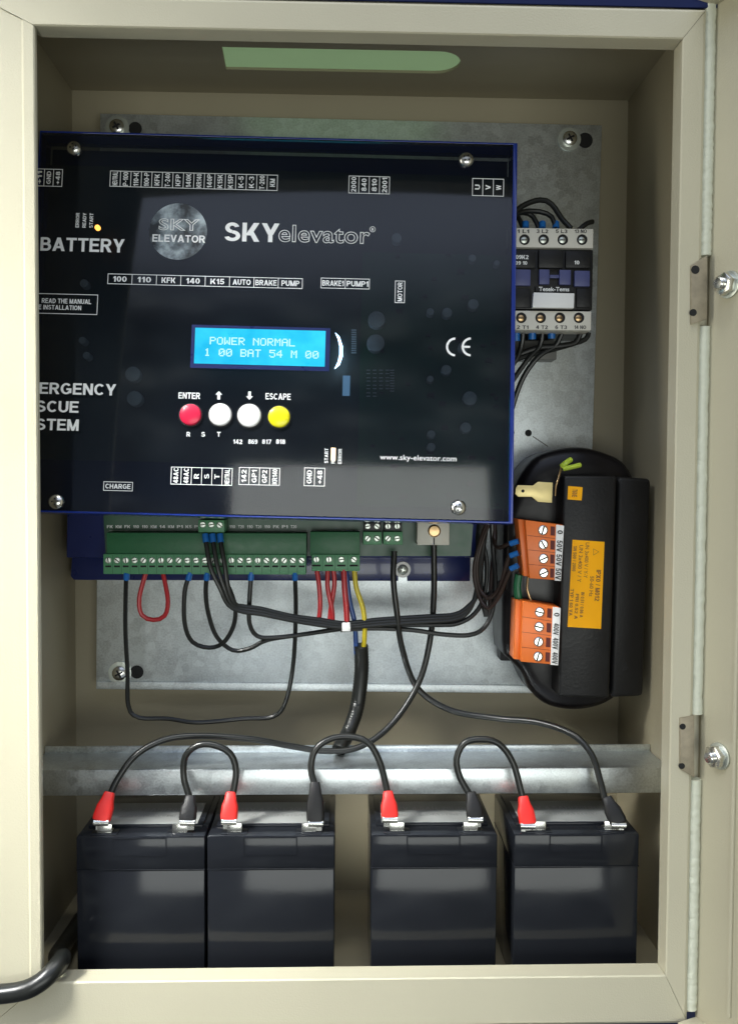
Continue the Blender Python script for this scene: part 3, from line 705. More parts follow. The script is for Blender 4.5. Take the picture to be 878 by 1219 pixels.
# display
def dots(s, x0, y0, x1, y1, parent):
    FONT = {'P':'1E11111E101010','O':'0E11111111110E','W':'11111115151B11','E':'1F10101E10101F','R':'1E11111E141211','N':'11191513111111','M':'111B1515111111',
            'A':'0E11111F111111','L':'1010101010101F','1':'040C040404040E','0':'0E11131519110E','B':'1E11111E11111E','T':'1F040404040404','5':'1F101E0101110E','4':'02060A121F0202'}
    u0, v0 = PF.uv(x0, y0, .5); u1, v1 = PF.uv(x1, y1, .5); n = len(s); pw = (u1-u0)/(n*6-1); ph = (v0-v1)/7; mb = MB()
    for ci, ch in enumerate(s):
        if ch == ' ': continue
        h = FONT[ch]
        for r in range(7):
            b = int(h[2*r:2*r+2], 16)
            for c in range(5):
                if b >> (4-c) & 1:
                    u = u0 + (ci*6+c)*pw; v = v0 - r*ph
                    mb.fbox(PF, u, v-ph*.97, u+pw*1.0, v, .62, .3)
    part('lettering', mb, M['lcd_text'], parent)
mb = MB(); u0, v0 = PF.uv(226, 438, .3); u1, v1 = PF.uv(394, 391, .3)
a, b = PF.uv(231, 432.5, .3); c_, d = PF.uv(387.5, 394, .3)
disp = part('display', MB().fbox(PF, a, b, c_, d, .5, -2), M['lcd'], ctl, 'lit cyan two-line display', bevel=0)
bez = part('display_bezel', MB().rectring(PF, (a-2.6, b-3.2, c_+3.2, d+2.2), (a-.05, b-.05, c_+.05, d+.05), .12, -1), M['blue'], disp)
dots('POWER NORMAL', 250, 401, 351, 412.5, disp)
dots('1 00 BAT 54 M 00', 243.5, 414.5, 379, 427, disp)
# push buttons
for px, py, r, mt, lab in ((226.5, 493.5, 13.2, 'red_btn', 'red push button'), (262, 493.5, 13.8, 'white_btn', 'white push button under the up arrow'),
                      (296.5, 494.5, 14.3, 'white_btn', 'white push button under the down arrow'), (332, 496, 13.2, 'yellow_btn', 'yellow push button')):
    u, v = PF.uv(px, py, 1.5); R = r*PF.k(px, py); mb = MB()
    mb.lathe(PF, u, v, [(R*.98, -2), (R*.98, 1.2), (R*.93, 2.2), (R*.72, 3.0), (R*.35, 3.3), (.3, 3.35)], 32); mb.smooth = True
    part('push_button', mb, M[mt], ctl, lab)
    part('button_ring', MB().ring(PF, u, v, R*1.08, R*1.0, .5, -1, 32), M['chip'], ctl)
# white print
def strip(x0, y0, x1, y1, cells, parent=cov, x0b=None, slope=0.0, lw=.75, rot=90, th=None, ratio=None):
    """boxed row of cells; y0 / y1 given at the left end, the print follows the plate"""
    ua, va = PF.uv(x0, y1, .1); ub, vb = PF.uv(x1, y0 + slope, .1)
    _, vtop = PF.uv(x0, y0, .1)
    k = PF.k((x0+x1)/2, (y0+y1)/2); t = lw*k
    mb = MB(); H = vtop - va
    mb.rectring(PF, (ua, va, ub, va+H), (ua+t, va+t, ub-t, va+H-t), .12, 0)
    n = len(cells)
    for i in range(1, n):
        uu = ua + (ub-ua)*i/n; mb.fbox(PF, uu-t/2, va+t, uu+t/2, va+H-t, .12, 0)
    st = part('label_strip', mb, M['print'], parent)
    for i, s in enumerate(cells):
        cu_ = ua + (ub-ua)*(i+.5)/n; cv = va + H/2; cw = (ub-ua)/n
        # back to picture size for text(): use a local frame instead
        G = Frame(PF.at(cu_, cv, 0), PF.U, PF.V, PF.N)
        if rot == 90:
            ln = H * min(.86, .22*len(s)+.06); hh = min(cw*.48, H*.32)
        else:
            ln = cw * min(.88, .17*len(s)+.06) if ratio is None else cw*ratio; hh = H*.52
        ftext(s, G, ln, hh, st, rot)
    return st
strip(130.5, 203, 331, 222, ['NEUTRAL', 'P-100', '110-K', '100-P', 'KFK', 'T-240', 'KFP', '140K', 'KR140', '140P', 'K15K', 'K15P', 'K-5', 'K-3', 'T-200', 'KM'])
strip(41.5, 200.5, 75.2, 221.5, ['+11', 'GND', '+48'])
strip(414.5, 209, 464, 230, ['2000', '840', '810', '2001'])
strip(561.5, 212, 599.5, 233, ['U', 'V', 'W'])
strip(128, 325.5, 360.5, 338, ['100', '110', 'KFK', '140', 'K15', 'AUTO', 'BRAKE', 'PUMP'], rot=0)
strip(381.5, 330.5, 440, 343, ['BRAKE1', 'PUMP1'], rot=0)
strip(469.5, 334, 482, 360.5, ['MOTOR'])
strip(123, 573, 158.5, 584, ['CHARGE'], rot=0, ratio=.86)
strip(203, 555.5, 277, 576.5, ['48AC', '48AC', 'R', 'S', 'T', 'NEUTRAL'])
strip(284, 556, 333.5, 577, ['142', 'GP1', 'GP2', 'KR140'])
strip(361.5, 556.5, 387, 578.5, ['GND', '+48'])
ua, va = PF.uv(42.5, 373, .1); ub, vb = PF.uv(117, 350.8, .1); t = .45
st = part('label_strip', MB().rectring(PF, (ua, va, ub, vb), (ua+t, va+t, ub-t, vb-t), .12, 0), M['print'], cov)
text('READ THE MANUAL', PF, 79.5, 358.5, 59, 5.8, st)
text('E INSTALLATION', PF, 71.5, 366, 51, 5.6, st)
text('BATTERY', PF, 98.5, 291.5, 100, 16.5, cov, bold=.035)
text('SKY', PF, 300, 276.5, 65, 23, cov, bold=.055)
text('elevator', PF, 386, 279, 109, 21.5, cov, outline=.017)
ur, vr = PF.uv(443.3, 273)
part('trademark_ring', MB().ring(PF, ur, vr, 2.1, 1.75, .12, 0, 20), M['print'], cov)
text('R', PF, 443.4, 273.2, 2.7, 3.3, cov, bold=.02)
for i, s in enumerate(('ERROR', 'READY', 'START')): text(s, PF, 92.5+i*8.2, 262+i*.2, 18, 4.3, cov, rot=90)
for i, s in enumerate(('START', 'READY', 'ERROR')): text(s, PF, 388.3+i*8.1, 542.5+i*.3, 18, 4.3, cov, rot=90)
text('ERGENCY', PF, 92.8, 463, 91.5, 13.8, cov)
text('SCUE', PF, 68.7, 484, 50.5, 13.8, cov)
text('STEM', PF, 68.7, 505.5, 50.5, 13.8, cov)
text('ENTER', PF, 225.5, 471, 26, 7.6, cov); text('ESCAPE', PF, 331, 472, 30, 7.6, cov)
for px, py, sg in ((260.5, 470.5, 1), (297, 471, -1)):
    u, v = PF.uv(px, py, .1); h = 3.0
    pts = [(u, v+h*sg), (u-2.5, v+.4*sg), (u-1.0, v+.4*sg), (u-1.0, v-h*sg), (u+1.0, v-h*sg), (u+1.0, v+.4*sg), (u+2.5, v+.4*sg)]
    part('arrow', MB().fprism(PF, pts, .12, 0), M['print'], cov)
for s, px in (('R', 224.5), ('S', 242), ('T', 260.5)): text(s, PF, px, 517, 4.6, 5.6, cov, bold=.03)
for s, px in (('142', 283), ('869', 301), ('817', 317.5), ('818', 334)): text(s, PF, px, 525.8, 11, 5.4, cov, bold=.03)
text('www.sky-elevator.com', PF, 497.5, 546, 91, 8.4, cov, bold=.008)
# conformity mark made of arcs
def arc(u, v, r, a0, a1, t, extra=None):
    mb = MB(); n = 14
    o = [(u+r*math.cos(a0+(a1-a0)*i/n), v+r*math.sin(a0+(a1-a0)*i/n)) for i in range(n+1)]
    q = [(u+(r-t)*math.cos(a0+(a1-a0)*i/n), v+(r-t)*math.sin(a0+(a1-a0)*i/n)) for i in range(n+1)]
    for i in range(n): mb.fprism(PF, [o[i], o[i+1], q[i+1], q[i]], .12, 0)
    if extra: mb.fbox(PF, *extra, .125, 0)
    return mb
for px, ex in ((542, None), (560.5, 1)):
    u, v = PF.uv(px, 413, .1); R = 6.9
    part('conformity_mark', arc(u, v, R, PI*.52, PI*1.48, 1.6, (u-R+1, v-.75, u-.8, v+.75) if ex else None), M['print'], cov)
# globe emblem
u, v = PF.uv(212, 275.5, .1); kk = PF.k(212, 275)
part('globe_emblem', MB().cyl(PF, u, v, 34.5*kk, .10, 0.0, 48), M['globe'], cov)
text('SKY', PF, 213.5, 267.5, 49, 14.5, cov, outline=.022, w=.2)
text('ELEVATOR', PF, 213, 284, 63, 9, cov, bold=.012, w=.2)

# ================================================================== CONTACTOR
FK = plane(92)
kon = thing('contactor', 'black contactor with ivory terminal strips beside the controller', 'contactor', at(657, 397, 150))
part('body', MB().pbox(FK, (602, 296, 704.5, 369), 0, -60), M['black'], kon, bevel=0.8)
part('rear_body', MB().pbox(FK, (603, 272, 701, 394), -16, -65.5), M['black'], kon, bevel=0.8)
for (r, ys, side, txt) in (((604, 271, 705.5, 295.5), 285.3, -1, ('1 L1', '3 L2', '5 L3', '13 NO')), ((601, 369.5, 703, 393.5), 378.3, 1, ('2 T1', '4 T2', '6 T3', '14 NO'))):
    stp = part('terminal_strip', MB().pbox(FK, r, 2, -16), M['ivory'], kon, bevel=0.5)
    xs = (623.8, 646.5, 669.3, 692.3) if side < 0 else (620, 643, 665.8, 688.5)
    for x, s in zip(xs, txt):
        u, v = FK.uv(x, ys, 2); R = 6.3*FK.k(x, ys, 2)
        part('well', MB().cyl(FK, u, v, R, 2.15, 0, 22), M['hole'], stp)
        mb = MB(); mb.lathe(FK, u-.3, v-.3, [(R*.6, 1.5), (R*.6, 2.2), (R*.45, 2.5), (.3, 2.6)], 16); mb.smooth = True
        part('screw', mb, M['brass'] if side > 0 else M['steel_dull'], stp)
        mb = MB(); c, s2 = .7, .7
        mb.fbox(FK, u-.3-R*.5, v-.3-.35, u-.3+R*.5, v-.3+.35, 2.68, 2.2)
        part('screw_slot', mb, M['hole'], stp)
        text(s, FK, x-1.5 if side < 0 else x+1.5, 275.3 if side < 0 else 389.5, 14, 4.2, stp, M['print_dark'], w=2.15, bold=.01)
part('centre_block', MB().pbox(FK, (641, 297, 670, 319), 3.5, -.5), M['black'], kon, bevel=0.5)
part('side_block', MB().pbox(FK, (673, 299, 702, 319), 2, -.5), M['black'], kon, bevel=0.5)
part('side_block', MB().pbox(FK, (609, 299, 637, 319), 2, -.5), M['black'], kon, bevel=0.5)
part('lower_block', MB().pbox(FK, (611, 343, 631.5, 366), 1.5, -.5), M['black'], kon, bevel=0.5)
part('lower_block', MB().pbox(FK, (686, 343, 702.5, 366), 1.5, -.5), M['black'], kon, bevel=0.5)
for r in ((612.5, 320.5, 631, 340), (641.5, 320.5, 653.5, 338.5), (665.5, 321, 679, 339), (683.5, 322, 701.5, 341)):
    part('actuator', MB().pbox(FK, r, 3.2, -.5), M['slate'], kon, bevel=0.5)
part('actuator_bridge', MB().pbox(FK, (654, 327, 665, 331), 2.2, -.5), M['slate'], kon, bevel=0.3)
part('name_tag', MB().ppoly(FK, [(634.7, 348), (683.3, 349), (682.7, 366.8), (633.3, 366)], 5.5, -.2), M['white'], kon, bevel=0.4)
text('Tesek-Tems', FK, 659, 344.2, 36, 5, kon, w=3.3, bold=.015)
part('tag_ledge', MB().pbox(FK, (637, 341.3, 682, 347.5), 3.1, -.5), M['black'], kon)
text('09K2', FK, 621, 306, 15, 4.8, kon, w=2.15, bold=.01); text('09 10', FK, 620, 313, 14, 4.2, kon, w=2.15, bold=.01)
text('10', FK, 686, 312.5, 6, 4.5, kon, w=2.15, bold=.01)

# ================================================================== TRANSFORMER
FT = plane(112)
tr = thing('transformer', 'black resin-cast transformer with two orange terminal blocks and a yellow sticker', 'transformer', at(680, 845, 150))
out = [(600, 640), (602, 610), (613, 580), (624, 560), (640, 543), (668, 534), (696, 532.5), (724, 540), (746, 553), (760, 585), (764, 640), (762, 780), (752, 812), (738, 828), (715, 842), (685, 847), (655, 842), (634, 826), (620, 800), (606, 785), (598, 765)]
uvp = [FT.uv(x, y, 0) for x, y in out]
P3 = smooth_path([Vector((u, v, 0)) for u, v in uvp] + [Vector((uvp[0][0], uvp[0][1], 0))], 8)[:-1]
cu0 = sum(p.x for p in P3)/len(P3); cv0 = sum(p.y for p in P3)/len(P3)
mb = MB(); rings = []
for w, s_ in ((-45.5, 1.0), (-7, 1.0), (-2.5, .985), (.8, .94), (2.0, .86), (2.6, .74), (2.8, .5)):
    rings.append(mb.verts([FT.at(cu0+(p.x-cu0)*s_, cv0+(p.y-cv0)*s_, w) for p in P3]))
for a, b in zip(rings, rings[1:]):
    for i in range(len(a)): mb.face([a[i], a[(i+1) % len(a)], b[(i+1) % len(a)], b[i]])
mb.face(rings[-1]); mb.smooth = True
part('resin_body', mb, M['black_gloss'], tr, sharp=60)
part('mounting_foot', MB().ppoly(FT, [(597.5, 628), (622, 622), (617, 787), (595, 787)], -30, -45.5), M['black'], tr, bevel=1.5)
FS = plane(88)
part('cover_block', MB().ppoly(FS, [(670.5, 566), (734, 566.5), (725, 831.5), (664, 829.5)], 0, -27), M['black'], tr, bevel=2.2, seg=3)
cb2 = part('side_cover', MB().ppoly(FS, [(735.2, 567.5), (774.5, 570), (765, 829), (726.5, 831)], -7, -30), M['black'], tr, bevel=3.0, seg=3)
for x, y in ((751, 605), (742, 794)): part('clip_hole', MB().ppoly(FS, [(x-2.5, y-4), (x+3.5, y-5), (x+3, y+4), (x-2.5, y+5)], -6.8, -9), M['hole'], cb2)
ST = Frame(FS.O, Vector((1, 0, -.045)), Vector((.045, 0, 1)), FS.N)       # the sticker leans with the body
lb = part('sticker', MB().ppoly(FS, [(681, 642.5), (719, 645), (714.8, 748.6), (675, 746.3)], .25, 0), M['label'], tr, 'large yellow-orange rating sticker')
def tl(s, px, py, ln, h, par=lb, mt=None, w=.35, bold=.01): return text(s, Frame(FS.O, Vector((1,0,0)), Vector((0,0,1)), FS.N), px, py, ln, h, par, mt or M['print_brown'], rot=-92.8, w=w, bold=bold)
tl('IPX0 / M012', 711, 697, 37, 5.5); tl('50-60 Hz', 703.5, 698, 24, 4.5); tl('UN 3x400 V / Y-Y', 697.5, 667, 42, 4.6); tl('IN 0,51 / 0,86 A', 692, 720, 30, 4.4)
tl('UN 3x400 V / Y', 690, 671, 44, 4.6); tl('PRI 0,52 A', 685.5, 722, 30, 4.2); tl('SN 500 / 2000', 683.3, 665, 30, 4.0); tl('TYP 1 60 VA', 679.5, 717, 32, 4.0)
mb = MB(); u, v = FS.uv(708, 657, .3)
for a in (0, 2.1, 4.2):
    c, s_ = math.cos(a), math.sin(a); c2, s2 = math.cos(a+2.1), math.sin(a+2.1); r = 3.0
    mb.fprism(FS, [(u+c*r, v+s_*r), (u+c2*r, v+s2*r), (u+c2*r*.82, v+s2*r*.82), (u+c*r*.82, v+s_*r*.82)], .33, 0)
part('warning_triangle', mb, M['print_brown'], lb)
l2 = part('sticker', MB().ppoly(FS, [(675.7, 578.5), (693, 580), (691.8, 595.8), (675, 594.5)], .25, 0), M['label'], tr, 'small square yellow sticker')
tl('T60/E', 683.5, 587, 9, 6, l2, bold=0)
# terminal blocks
FO = plane(84)
def block(q, xs_, texts, lab):
    """q: front quad TL TR BR BL in the picture"""
    TL, TR, BR, BL = q
    def mix(a, b, t): return (a[0]+(b[0]-a[0])*t, a[1]+(b[1]-a[1])*t)
    def pt(s, t): return mix(mix(TL, TR, s), mix(BL, BR, s), t)
    def quad(s0, s1, t0, t1): return [pt(s0, t0), pt(s1, t0), pt(s1, t1), pt(s0, t1)]
    mb = MB(); mb.ppoly(FO, quad(.16, 1, 0, 1), 0, -22)
    bo = part('terminal_block', mb, M['orange'], tr, lab, bevel=0.5)
    mb = MB(); mb.ppoly(FO, quad(0.0, .16, 0.0, .97), -5, -22)
    part('wire_side', mb, M['orange'], bo, bevel=0.6)
    mb = MB(); mb.ppoly(FO, quad(.845, 1.02, .01, 1.01), 1.2, -.3)
    mk = part('marking_strip', mb, M['white'], bo, bevel=0.3)
    for i in range(4):
        t = (i+.5)/4 + .01
        x, y = pt(.55, t); u, v = FO.uv(x, y, 0)
        part('well', MB().cyl(FO, u, v, 3.7, .18, -1, 20), M['orange_dark'], bo)
        a, b = random.choice(SPL)
        o = rep('screw', a, bo, FO.matrix(u-.2, v-.1, .5)); rep('screw_slot', b, o, FO.matrix(u-.2, v-.1, .5))
        part('release_slot', MB().ppoly(FO, quad(.72, .82, t-.085, t+.075), .15, -1), M['orange_dark'], bo)
        part('joint', MB().ppoly(FO, quad(.17, .84, t+.121, t+.127), .12, -1), M['orange_dark'], bo) if i < 3 else None
        x, y = pt(.935, t); h = texts[i]
        text(h, FO, x, y, 4.5 if len(h) == 1 else 13.8, 6.5, mk, M['print_dark'], rot=-93, w=1.35, bold=.03)
    return bo
block([(616, 618), (670, 625), (666.5, 691), (623, 688)], 0, ['0', '50V', '50V', '50V'], 'upper orange terminal block marked 50V')
block([(613, 714), (666, 723), (663, 791.5), (611, 787)], 0, ['0', '400V', '400V', '400V'], 'lower orange terminal block marked 400V')
FD = plane(80)
sp = [(613.5, 581), (616, 577.5), (634, 578), (640, 573.5), (657.5, 574.5), (656.5, 598.5), (640, 597.5), (632.5, 591.5), (616.5, 591.5), (613, 588)]
sd = part('spade_tab', MB().ppoly(FD, sp, 0, -1.2), M['spade'], tr, 'bare brass spade tab pointing left', bevel=0.25)
part('hole', MB().pcyl(FD, 622, 584.5, 1.9, .1, -1, 14), M['hole'], sd)
part('tab_post', MB().pbox(FD, (645, 578, 655, 596), -1.3, -30), M['black'], sd)
mb = MB(); mb.tube([at(660, 590, 86), at(661, 578, 84), at(664, 570, 84), at(667, 558, 90), at(668, 552, 96)], .8, 8); part('bare_strand', mb, M['brass'], tr)
mb = MB(); mb.tube([at(668, 555, 92), at(673, 551, 90), at(679, 547, 92)], 2.0, 10); part('wire_end', mb, M['lime_wire'], tr, bevel=0)
mb = MB(); mb.tube([at(670, 558, 90), at(680, 556, 88), at(690, 553.5, 90)], 1.8, 10); part('wire_end', mb, M['lime_wire'], tr)
mb = MB(); u, v = FT.uv(602, 752, -26)
washer_screw('screw', tr, plane(142), 602, 752, 7.5)

# ================================================================== WIRES
def W(label, pts, r, mt='wire', cat='wire', group=None, caps=(), name='wire'):
    """caps: (kind, end, direction) extras as child parts"""
    P = [at(*p) for p in pts]
    o = thing(name, label, cat, P[0], group)
    mb = MB(); mb.tube(P, r); part('sheath', mb, M[mt], o)
    for kind, end in caps:
        a = P[0] if end == 0 else P[-1]; b = P[1] if end == 0 else P[-2]
        d = (a-b).normalized()
        if kind == 'ferrule':
            mb = MB(); mb.tube([a-d*5, a+d*1.5], r*1.35, 12); part('ferrule', mb, M['ferrule'], o)
        if kind == 'grey':
            mb = MB(); mb.tube([a-d*8, a+d*1.5], r*1.15, 12); part('crimp', mb, M['grey'], o)
    return o
g1 = 'thin black wires from the green terminal plugs'
W('thin black wire hanging lowest, joining both ends of the long green plug', [(151,683,102),(150,700,108),(149.5,750,118),(152,800,125),(153,840,128),(165,854,128),(200,855.5,128),(235,860,126),(290,855.5,126),(325,853,126),(340,835,124),(349,790,118),(352,730,112),(351,683,102)], 1.75, group=g1, caps=(('ferrule',0),('ferrule',1)))
W('short red wire looping back into the long green plug', [(174,681,104),(166,712,102),(169,732,102),(183,738,102),(196,733,102),(200,715,102),(194,681,104)], 1.75, 'red_wire')
W('thin black wire from the tenth screw curving round into the loose bundle', [(226,683,102),(220,705,104),(220,742,108),(229,764,112),(249,771,114),(266,765,112),(278,745,108),(280,722,104),(273,700,100)], 1.75, group=g1, caps=(('ferrule',0),))
W('thin black wire from the twelfth screw dipping lowest before reaching the cable tie', [(246.5,683,102),(245,705,106),(248,730,110),(258,758,114),(277,774,116),(297,772,114),(318,762,112),(355,756,110),(411,748,106)], 1.75, group=g1, caps=(('ferrule',0),))
W('thin black wire from the long plug bending right towards the cable tie', [(299,683,102),(297,715,104),(297,742,106),(306,757,108),(325,759,108),(362,755,108),(411,747,104)], 1.75, group=g1, caps=(('ferrule',0),))
g2 = 'three wires from the small green terminal'
for i, (x, lab) in enumerate(((244.5, 'leftmost of three black wires dropping from the small green terminal'), (253, 'middle of three black wires dropping from the small green terminal'), (262, 'rightmost of three black wires dropping from the small green terminal'))):
    y_ = i*3.2
    W(lab, [(x,638,94),(x+1.5,650,92),(x+6,675,90),(262+i*4.5,700-i*2,90),(272+i*3.5,720-i,92),(288,726-y_+2,94),(310,729-y_+2,96),(345,738-y_*.8,98),(380,744-y_,100),(411,747-y_*.8,101),(450,744-y_,102),(510,740-y_,104),(540,738-y_,106),(556,729-y_,108),(566+i,706,110),(570+i*2,660,114),(574+i*4,600,116)], 1.8, group=g2, caps=(('ferrule',0),))
g3 = 'black wires turning up beside the controller base'
W('black wire rising in the tighter curve between the cable tie and base', [(405,748,104),(450,744,106),(520,744,107),(545,742,108),(565,730,110),(576,708,113),(579,670,116),(572,630,118),(577,600,118)], 1.8, group=g3)
W('black wire passing through the cable tie with the widest lowest curve before rising', [(405,750,104),(440,748,106),(490,750,107),(525,755,108),(558,756,108),(576,747,110),(586,725,112),(589,690,115),(586,650,118),(584,600,118)], 1.8, group=g3)
W('brown wire ending at the middle blue ferrule of the upper orange block', [(592,600,118),(575,640,112),(567,672,110),(570,700,108),(582,712,104),(594,700,100),(600,680,96),(606,662,93),(614,659,91)], 1.6, 'wire_brown', group='brown wires to the upper orange block', caps=(('ferrule',1),))
W('brown wire ending at the lowest blue ferrule of the upper orange block', [(588,600,118),(571,645,112),(564,680,110),(569,708,108),(580,724,104),(592,712,100),(602,690,95),(608,677,93),(614,674,91)], 1.6, 'wire_brown', group='brown wires to the upper orange block', caps=(('ferrule',1),))
W('brown wire ending at the highest blue ferrule of the upper orange block', [(590,600,120),(588,640,116),(592,652,104),(604,648,94),(614,645,91)], 1.6, 'wire_brown', group='brown wires to the upper orange block', caps=(('ferrule',1),))
for i, (x, lab) in enumerate(((560, 'dark wire hanging straight down right beside the blue base edge'), (596, 'dark wire hanging straight down next to the transformer foot'), (581, 'brown wire hanging down in the middle of the bundle beside the base'))):
    W(lab, [(x+12-i*3,600,124),(x+8,640,122),(x+12-i*4,680,118),(573+i*5,712,114),(578+i*2,734,112)], 1.7, 'wire' if i < 2 else 'wire_brown', group='wires hanging beside the controller base')
W('green wire running down between the two orange terminal blocks', [(617,684,96),(615,698,97),(617,716,98)], 3.0, 'green_wire')
W('tan wire between the two orange terminal blocks, right of the green one', [(628,686,98),(627,702,100),(632,716,100)], 1.0, 'brass')
g4 = 'red wires from the short green plug'
W('red wire from the first screw of the short green plug', [(377,678,102),(380,700,101),(381,722,101),(379,742,103)], 1.8, 'red_wire', group=g4)
W('left one of two red wires sharing the second screw of the short plug', [(390,678,102),(390,700,101),(395,725,101),(396,742,103)], 1.8, 'red_wire', group=g4)
W('right one of two red wires sharing the second screw of the short plug', [(396.5,678,102),(398,695,102),(394,722,103),(392,742,104)], 1.8, 'red_wire', group=g4)
W('red wire from the third screw of the short plug, beside the blue wire', [(409,678,102),(410,700,101),(412,722,101),(413,742,102)], 2.2, 'red_wire', group=g4)
W('blue wire going down into the black corrugated sleeve', [(412,680,106),(416,715,106),(422,742,106),(424,778,108)], 1.9, 'blue_wire')
W('yellow wire going from the fourth screw down into the black corrugated sleeve', [(421.5,678,102),(424,700,101),(432,725,101),(434,750,103),(432,778,107)], 1.9, 'yellow_wire')
mb = MB(); P = [at(429.5,768,108), at(430,800,112), at(425,840,112), at(416,868,104), at(403,893,88)]
mb.tube(P, 5.6, 14, 2.2, rr=lambda i, n: 5.75 if i % 2 else 5.45)
solo('cable_sleeve', mb, M['wire'], 'black corrugated sleeve holding the blue and yellow wires', 'sleeve', P[-1])
mb = MB(); F_ = plane(96); mb.pbox(F_, (407, 742, 417, 752), 1, -9)
solo('cable_tie', mb, M['white'], 'small white cable tie head binding the wire bundle', 'cable tie', at(412, 752, 96), bevel=0.8)
# battery leads
def lead(label, pts, ends, r=2.35, group='thick black battery leads'):
    P = [at(*p) for p in pts]; o = thing('battery_lead', label, 'cable', P[0], group)
    mb = MB(); mb.tube(P, r, 12); part('sheath', mb, M['wire'], o)
    for colr, (tx, ty), (bx, by), wd in ends:
        yb, yt = 35.0, 43.0
        a0 = at(tx, ty-3, yb); b0 = at(bx, by, yt)                 # bottom centre, top centre of the boot
        up = (b0-a0).normalized(); N = Vector((0, -1, 0)); N = (N-up*N.dot(up)).normalized(); U = up.cross(N) * -1
        if U.x < 0: U = -U
        k = .57; L = (b0-a0).length; rings = []; mb = MB()
        for f, w_, d_ in ((0, 5.8, 3.3), (.12, 6.3, 3.7), (.5, 5.9, 4.0), (.72, 4.4, 3.8), (.95, 3.7, 3.5), (1.0, 3.2, 3.0)):
            w_ *= wd; c = a0 + up*(L*f); n = 16
            rings.append(mb.verts([c + U*(w_*math.copysign(abs(math.cos(t))**.5, math.cos(t))) + N*(d_*math.copysign(abs(math.sin(t))**.5, math.sin(t))) for t in [2*PI*j/n for j in range(n)]]))
        for a, b in zip(rings, rings[1:]):
            for j in range(16): mb.face([a[j], a[(j+1) % 16], b[(j+1) % 16], b[j]])
        mb.face(rings[0][::-1]); mb.face(rings[-1]); mb.smooth = True
        boot = part('boot', mb, M['red_boot'] if colr else M['black'], o, ('red' if colr else 'black') + ' rubber boot', sharp=50)
        FQ = plane(33.4); u, v = FQ.uv(tx, ty, 1)
        mb = MB()                                                      # rolled push-on connector
        mb.tube([FQ.at(u-5.1, v+.2, -.6), FQ.at(u+5.1, v-.1, -.6)], 2.5, 14)
        c = part('push_on_connector', mb, M['steel'], o)
        part('connector_tongue', MB().fbox(FQ, u-4.2, v-5.6, u+4.2, v-1.5, -1.2, -2.0), M['steel'], c)
    return o
lead('battery lead from the far left red boot up to the ivory power block', [(131,947,43),(141,926,47),(163,898,52),(198,880,58),(240,876,64),(300,880,72),(345,888,80),(388,894,84),(428,889,88),(466,862,98),(497,815,108),(511,765,112),(516,710,108),(516,645,104)], [(1, (120.5,980), (131,943), 1)])
lead('short jumper joining the first and second batteries from the left', [(226,950,43),(219,925,46),(221,900,46),(236,887,46),(255,887,46),(274,897,46),(281,918,46),(277,947,43)], [(0, (223,980), (227,947), .95), (1, (272.5,979), (275,943), .95)])
lead('jumper joining the second and third batteries across the open gap', [(375,935,42),(370,915,46),(375,893,48),(392,880,50),(416,877,52),(438,884,50),(452,908,48),(461,943,43)], [(0, (375.5,981), (375,931), 1), (1, (464,976.5), (461.5,942), .95)])
lead('jumper arching between the third and fourth batteries from the left', [(560,948,43),(547,925,46),(543,903,47),(553,884,48),(573,880,48),(593,885,48),(610,908,47),(621,947,43)], [(0, (565.5,976.5), (560,943), .95), (1, (628,984), (622,948), .95)])
lead('battery lead from the controller board to the far right black boot', [(469,656,104),(468,690,102),(472,728,102),(478,770,106),(496,818,112),(535,845,108),(590,855,96),(640,860,80),(680,874,64),(703,897,54),(714,930,47),(719,950,43)], [(0, (736,983), (721,949), 1)])
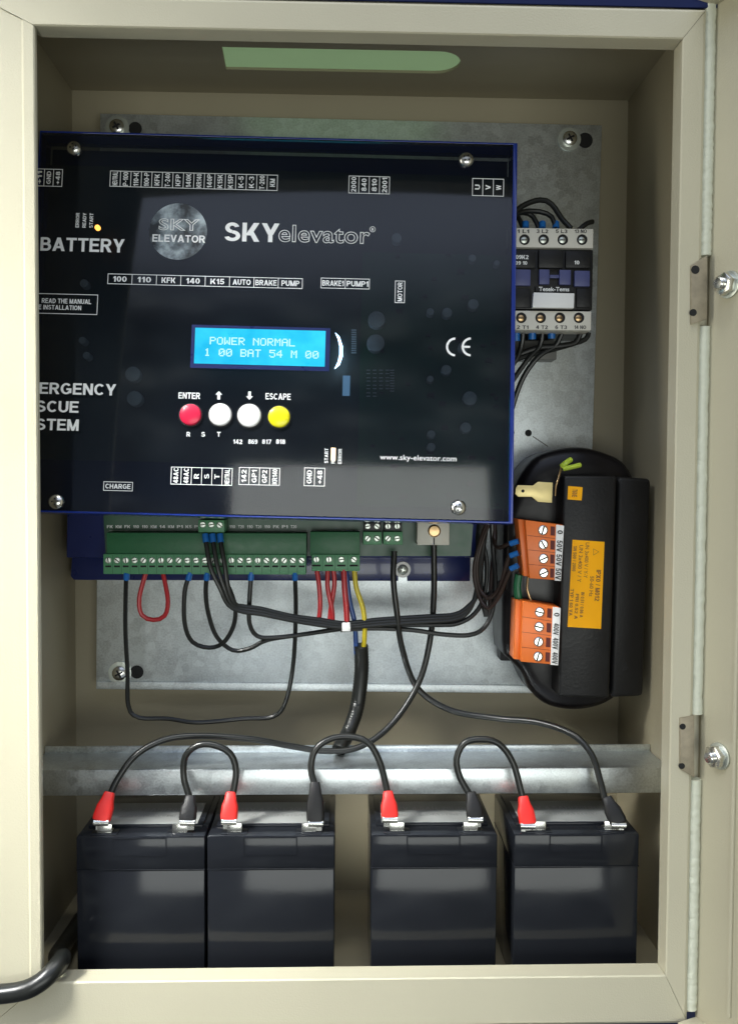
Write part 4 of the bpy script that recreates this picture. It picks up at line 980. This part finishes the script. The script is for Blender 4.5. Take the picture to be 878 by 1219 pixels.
# contactor wires
g5 = 'black wires over the top of the contactor'
W('long black wire arching highest over the contactor to its third terminal', [(606,262,100),(620,246,104),(642,238,106),(656,243,106),(668,260,106),(679,272,104)], 2.1, group=g5)
W('black wire arching lower over the contactor to its second terminal', [(606,260,102),(622,252,106),(642,252,108),(656,258,108),(661,272,106)], 1.9, group=g5)
W('short black wire bending down to the contactor between the first two terminals', [(606,258,106),(622,253,110),(634,258,110),(641,272,108)], 1.9, group=g5)
W('black wire dropping into the first terminal at the top of the contactor', [(604,256,110),(616,258,112),(622,272,110)], 1.9, group=g5)
W('stub of black insulation at the top right corner of the contactor', [(688,274,108),(698,266,108),(705,264,110)], 1.9, group=g5)
for x, y, lab in ((625, 268, 'blue ferrule at the top left contactor terminal'), (645, 268, 'blue ferrule at the second top contactor terminal'), (661, 268, 'blue ferrule at the third top contactor terminal')):
    mb = MB(); mb.tube([at(x, y-3, 108), at(x, y+4, 106)], 2.6, 12); solo('wire_ferrule', mb, M['ferrule'], lab, 'ferrule', at(x, y, 108), 'blue ferrules on the contactor')
for x, y, lab in ((614, 401, 'blue ferrule under the bottom left contactor terminal'), (633, 399, 'blue ferrule under the second bottom contactor terminal'), (656, 398, 'blue ferrule under the third bottom contactor terminal')):
    mb = MB(); mb.tube([at(x, y-6, 106), at(x, y+5, 107)], 2.9, 12); solo('wire_ferrule', mb, M['ferrule'], lab, 'ferrule', at(x, y, 108), 'blue ferrules on the contactor')
g6 = 'black wires under the contactor'
W('black wire from the second bottom contactor terminal slanting down left', [(645,397,108),(642,412,110),(630,425,114),(616,444,118),(604,462,122)], 2.0, group=g6)
W('black wire under the contactor curving steeply down behind the cover', [(668,397,108),(660,412,110),(641,424,114),(622,450,118),(608,490,122),(604,520,124)], 2.1, group=g6)
W('black wire running left just under the contactor from its third terminal', [(690,397,108),(684,408,110),(664,412,110),(640,414,112),(612,424,114)], 2.2, group=g6)
W('lowest black wire sagging left under the contactor', [(700,396,108),(696,404,110),(676,411,112),(650,418,114),(625,424,116),(604,432,118)], 2.0, group=g6)
W('black wire dropping from the bottom left contactor terminal', [(622,397,108),(620,412,110),(614,428,114),(604,440,116)], 2.2, group=g6)
part_of = MB().pbox(plane(140), (606, 405, 662, 428), 0, -17.5)
solo('mounting_rail', part_of, M['grey'], 'end of the grey mounting rail showing under the contactor', 'rail', at(634, 428, 150), bevel=0.6)
# thick cable entering at the lower left
P = [at(-60,1184,-9), at(-10,1184,-9), at(25,1180,-9), at(46,1171,-8.2), at(63,1156,-3.5), at(74,1141,8), Vector((-206,32,-305)), Vector((-212,70,-316)), Vector((-214,120,-321)), Vector((-214,168,-321))]
mb = MB(); mb.tube(P, 6.0, 18, 5)
solo('power_cable', mb, M['wire'], 'thick black cable entering over the lower left corner of the frame', 'cable', at(60, 1170, 0))
